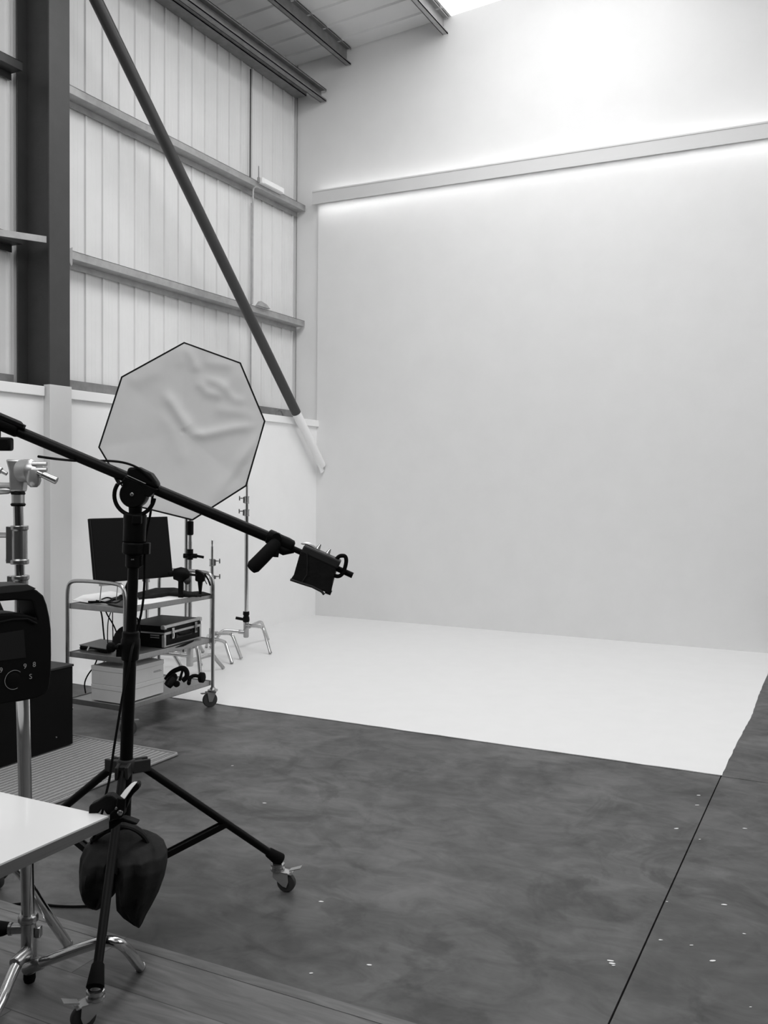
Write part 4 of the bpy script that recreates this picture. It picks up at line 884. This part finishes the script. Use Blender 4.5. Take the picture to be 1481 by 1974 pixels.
tt = wbox(LZ+.106, LZ+.222, 'white cardboard box stacked on top of the other box', by0, by1)
b = MB(); b.box((gx1-.0005,by1-.10,LZ+.150), (gx1+.0008,by1-.02,LZ+.153)); b.box((gx1-.0005,by1-.10,LZ+.157), (gx1+.0008,by1-.03,LZ+.160)); b.build('printed_lines', 'edge', tt)
# tangled black clamps
cg = thing('super_clamp', tuple((1.727,-4.68,0.1885)), 'black clamp with looped handle on the lower trolley shelf beside the boxes', 'clamp')
b = MB(); b.tube(chaikin([(1.581,-4.61,0.247),(1.611,-4.593,0.2966),(1.658,-4.569,0.3218),(1.689,-4.553,0.3292),(1.709,-4.544,0.2977),(1.706,-4.546,0.2624),(1.682,-4.559,0.241)],2), .017, 10); b.build('jaw', 'blackm', cg)
b = MB(); b.tube([V((1.643,-4.669,0.2225)), V((1.651,-4.642,0.2497)), V((1.663,-4.612,0.2807))], [.028,.034,.02], 12); b.build('body', 'blackp', cg)
b = MB(); b.tube([V((1.693,-4.574,0.3155)), V((1.676,-4.585,0.2451))], .009, 8); b.build('screw', 'black', cg)
b = MB(); b.lathe(V((1.663,-4.623,0.2827)), -FWD, [(0,.02),(.02,.018)], 12); b.lathe(V((1.68,-4.617,0.2304)), -FWD, [(0,.022),(.02,.02)], 12); b.build('knob', 'blackm', cg)
cg = thing('ball_clamp', tuple((1.719,-4.45,0.1885)), 'small black clamp with round knob near the trolley corner post', 'clamp')
b = MB(); b.lathe(V((1.717,-4.396,0.2359)), -CR+FWD*.3, [(-.02,.022),(-.012,.036),(.012,.036),(.02,.022)], 18); b.build('round_knob', 'blackm', cg)
b = MB(); b.tube(chaikin([V((1.713,-4.409,0.2451)), V((1.681,-4.436,0.254)), V((1.662,-4.457,0.2415)), V((1.669,-4.477,0.21))],1), [.012,.013,.013,.014], 10); b.build('arm', 'blackm', cg)
b = MB(); b.ball(V((1.682,-4.493,0.2108)), .014); b.build('foot_ball', 'blackm', cg)

# hanging cables at the trolley
for pts, rr, lab in (
    ([(1.367,-5.002,0.7524),(1.378,-4.998,0.7053),(1.4,-5.012,0.6244),(1.45,-5.056,0.5776)], 0.0052, 'thicker black cable hanging straight down nearest the trolley handle post'),
    ([(1.395,-4.988,0.7494),(1.411,-4.981,0.7124),(1.436,-4.97,0.6722),(1.455,-4.962,0.632),(1.468,-4.957,0.5917),(1.469,-4.959,0.5276)], 0.0046, 'black cable hanging from the top shelf in an S-curve across its neighbours'),
    ([(1.414,-4.956,0.7435),(1.397,-4.967,0.6858),(1.396,-4.971,0.5742),(1.401,-4.971,0.5269)], 0.0034, 'thin black cable bowing left behind the curved one under the top shelf'),
    ([(1.423,-4.952,0.7402),(1.424,-4.954,0.6692),(1.429,-4.954,0.5881),(1.428,-4.957,0.5272)], 0.0034, 'thin black cable hanging nearly straight, closest to the boom stand column')):
    b = MB(); b.tube(chaikin(pts, 2), rr, 8); tag(b.build('hanging_cable', 'blackm'), lab, 'cable', 'cables hanging from the top trolley shelf')
b = MB(); b.tube(chaikin([(1.357,-5.018,0.4421),(1.34,-5.029,0.388),(1.299,-5.051,0.3268),(1.289,-5.069,0.2749),(1.329,-5.096,0.2236)], 2), .0045, 8)
tag(b.build('hanging_cable', 'blackm'), 'single black cable curling down to the lower trolley shelf', 'cable')

# ================================================================ LIGHT + CAMERA
w = bpy.data.worlds.new('studio surroundings'); scn.world = w; w.use_nodes = True
nt = w.node_tree; N = nt.nodes; L = nt.links
bgd = N['Background']
tc = N.new('ShaderNodeTexCoord'); sx_ = N.new('ShaderNodeSeparateXYZ'); L.new(tc.outputs['Generated'], sx_.inputs[0])
r = N.new('ShaderNodeMapRange'); r.inputs['From Min'].default_value = -.6; r.inputs['From Max'].default_value = .8
r.inputs['To Min'].default_value = .25; r.inputs['To Max'].default_value = .75
L.new(sx_.outputs['Z'], r.inputs['Value']); L.new(r.outputs['Result'], bgd.inputs['Color'])
bgd.inputs['Strength'].default_value = WORLD = .72

def area(name, loc, target, sx, sy, e):
    l = bpy.data.lights.new(name, 'AREA'); l.shape = 'RECTANGLE'; l.size = sx; l.size_y = sy; l.energy = e
    o = bpy.data.objects.new(name, l); COL.objects.link(o); o.location = loc
    o.rotation_euler = (V(target)-V(loc)).to_track_quat('-Z','Y').to_euler(); return o
area('rooflight_daylight', (3.0,-3.9,6.55), (3.0,-3.3,0), 2.2, 6., 158)
area('camera_side_fill', (4.2,-10.6,6.2), (1.4,0.,3.4), 4., 2.5, 190)  # added fill lamp from the camera side, brightens the upper back wall
area('right_side_fill', (9.5,-3.6,3.8), (0,-2.4,2.4), 6., 4., 150)  # added fill lamp from the right, no window modelled behind it

cam = bpy.data.cameras.new('camera'); co = bpy.data.objects.new('camera', cam); COL.objects.link(co); scn.camera = co
cam.sensor_fit = 'VERTICAL'; cam.sensor_height = 24.; cam.lens = 1793.6/1974*24.; cam.clip_start = .05
mx = Matrix((R_[0], R_[1], -R_[2])).transposed().to_4x4(); mx.translation = CAMP
co.matrix_world = mx
for o in scn.objects:
    if '_w' in o: del o['_w']
scn.view_settings.view_transform = 'Standard'
scn.view_settings.exposure = 0.
scn.cycles.use_denoising = True
scn.cycles.max_bounces = 8; scn.cycles.diffuse_bounces = 5
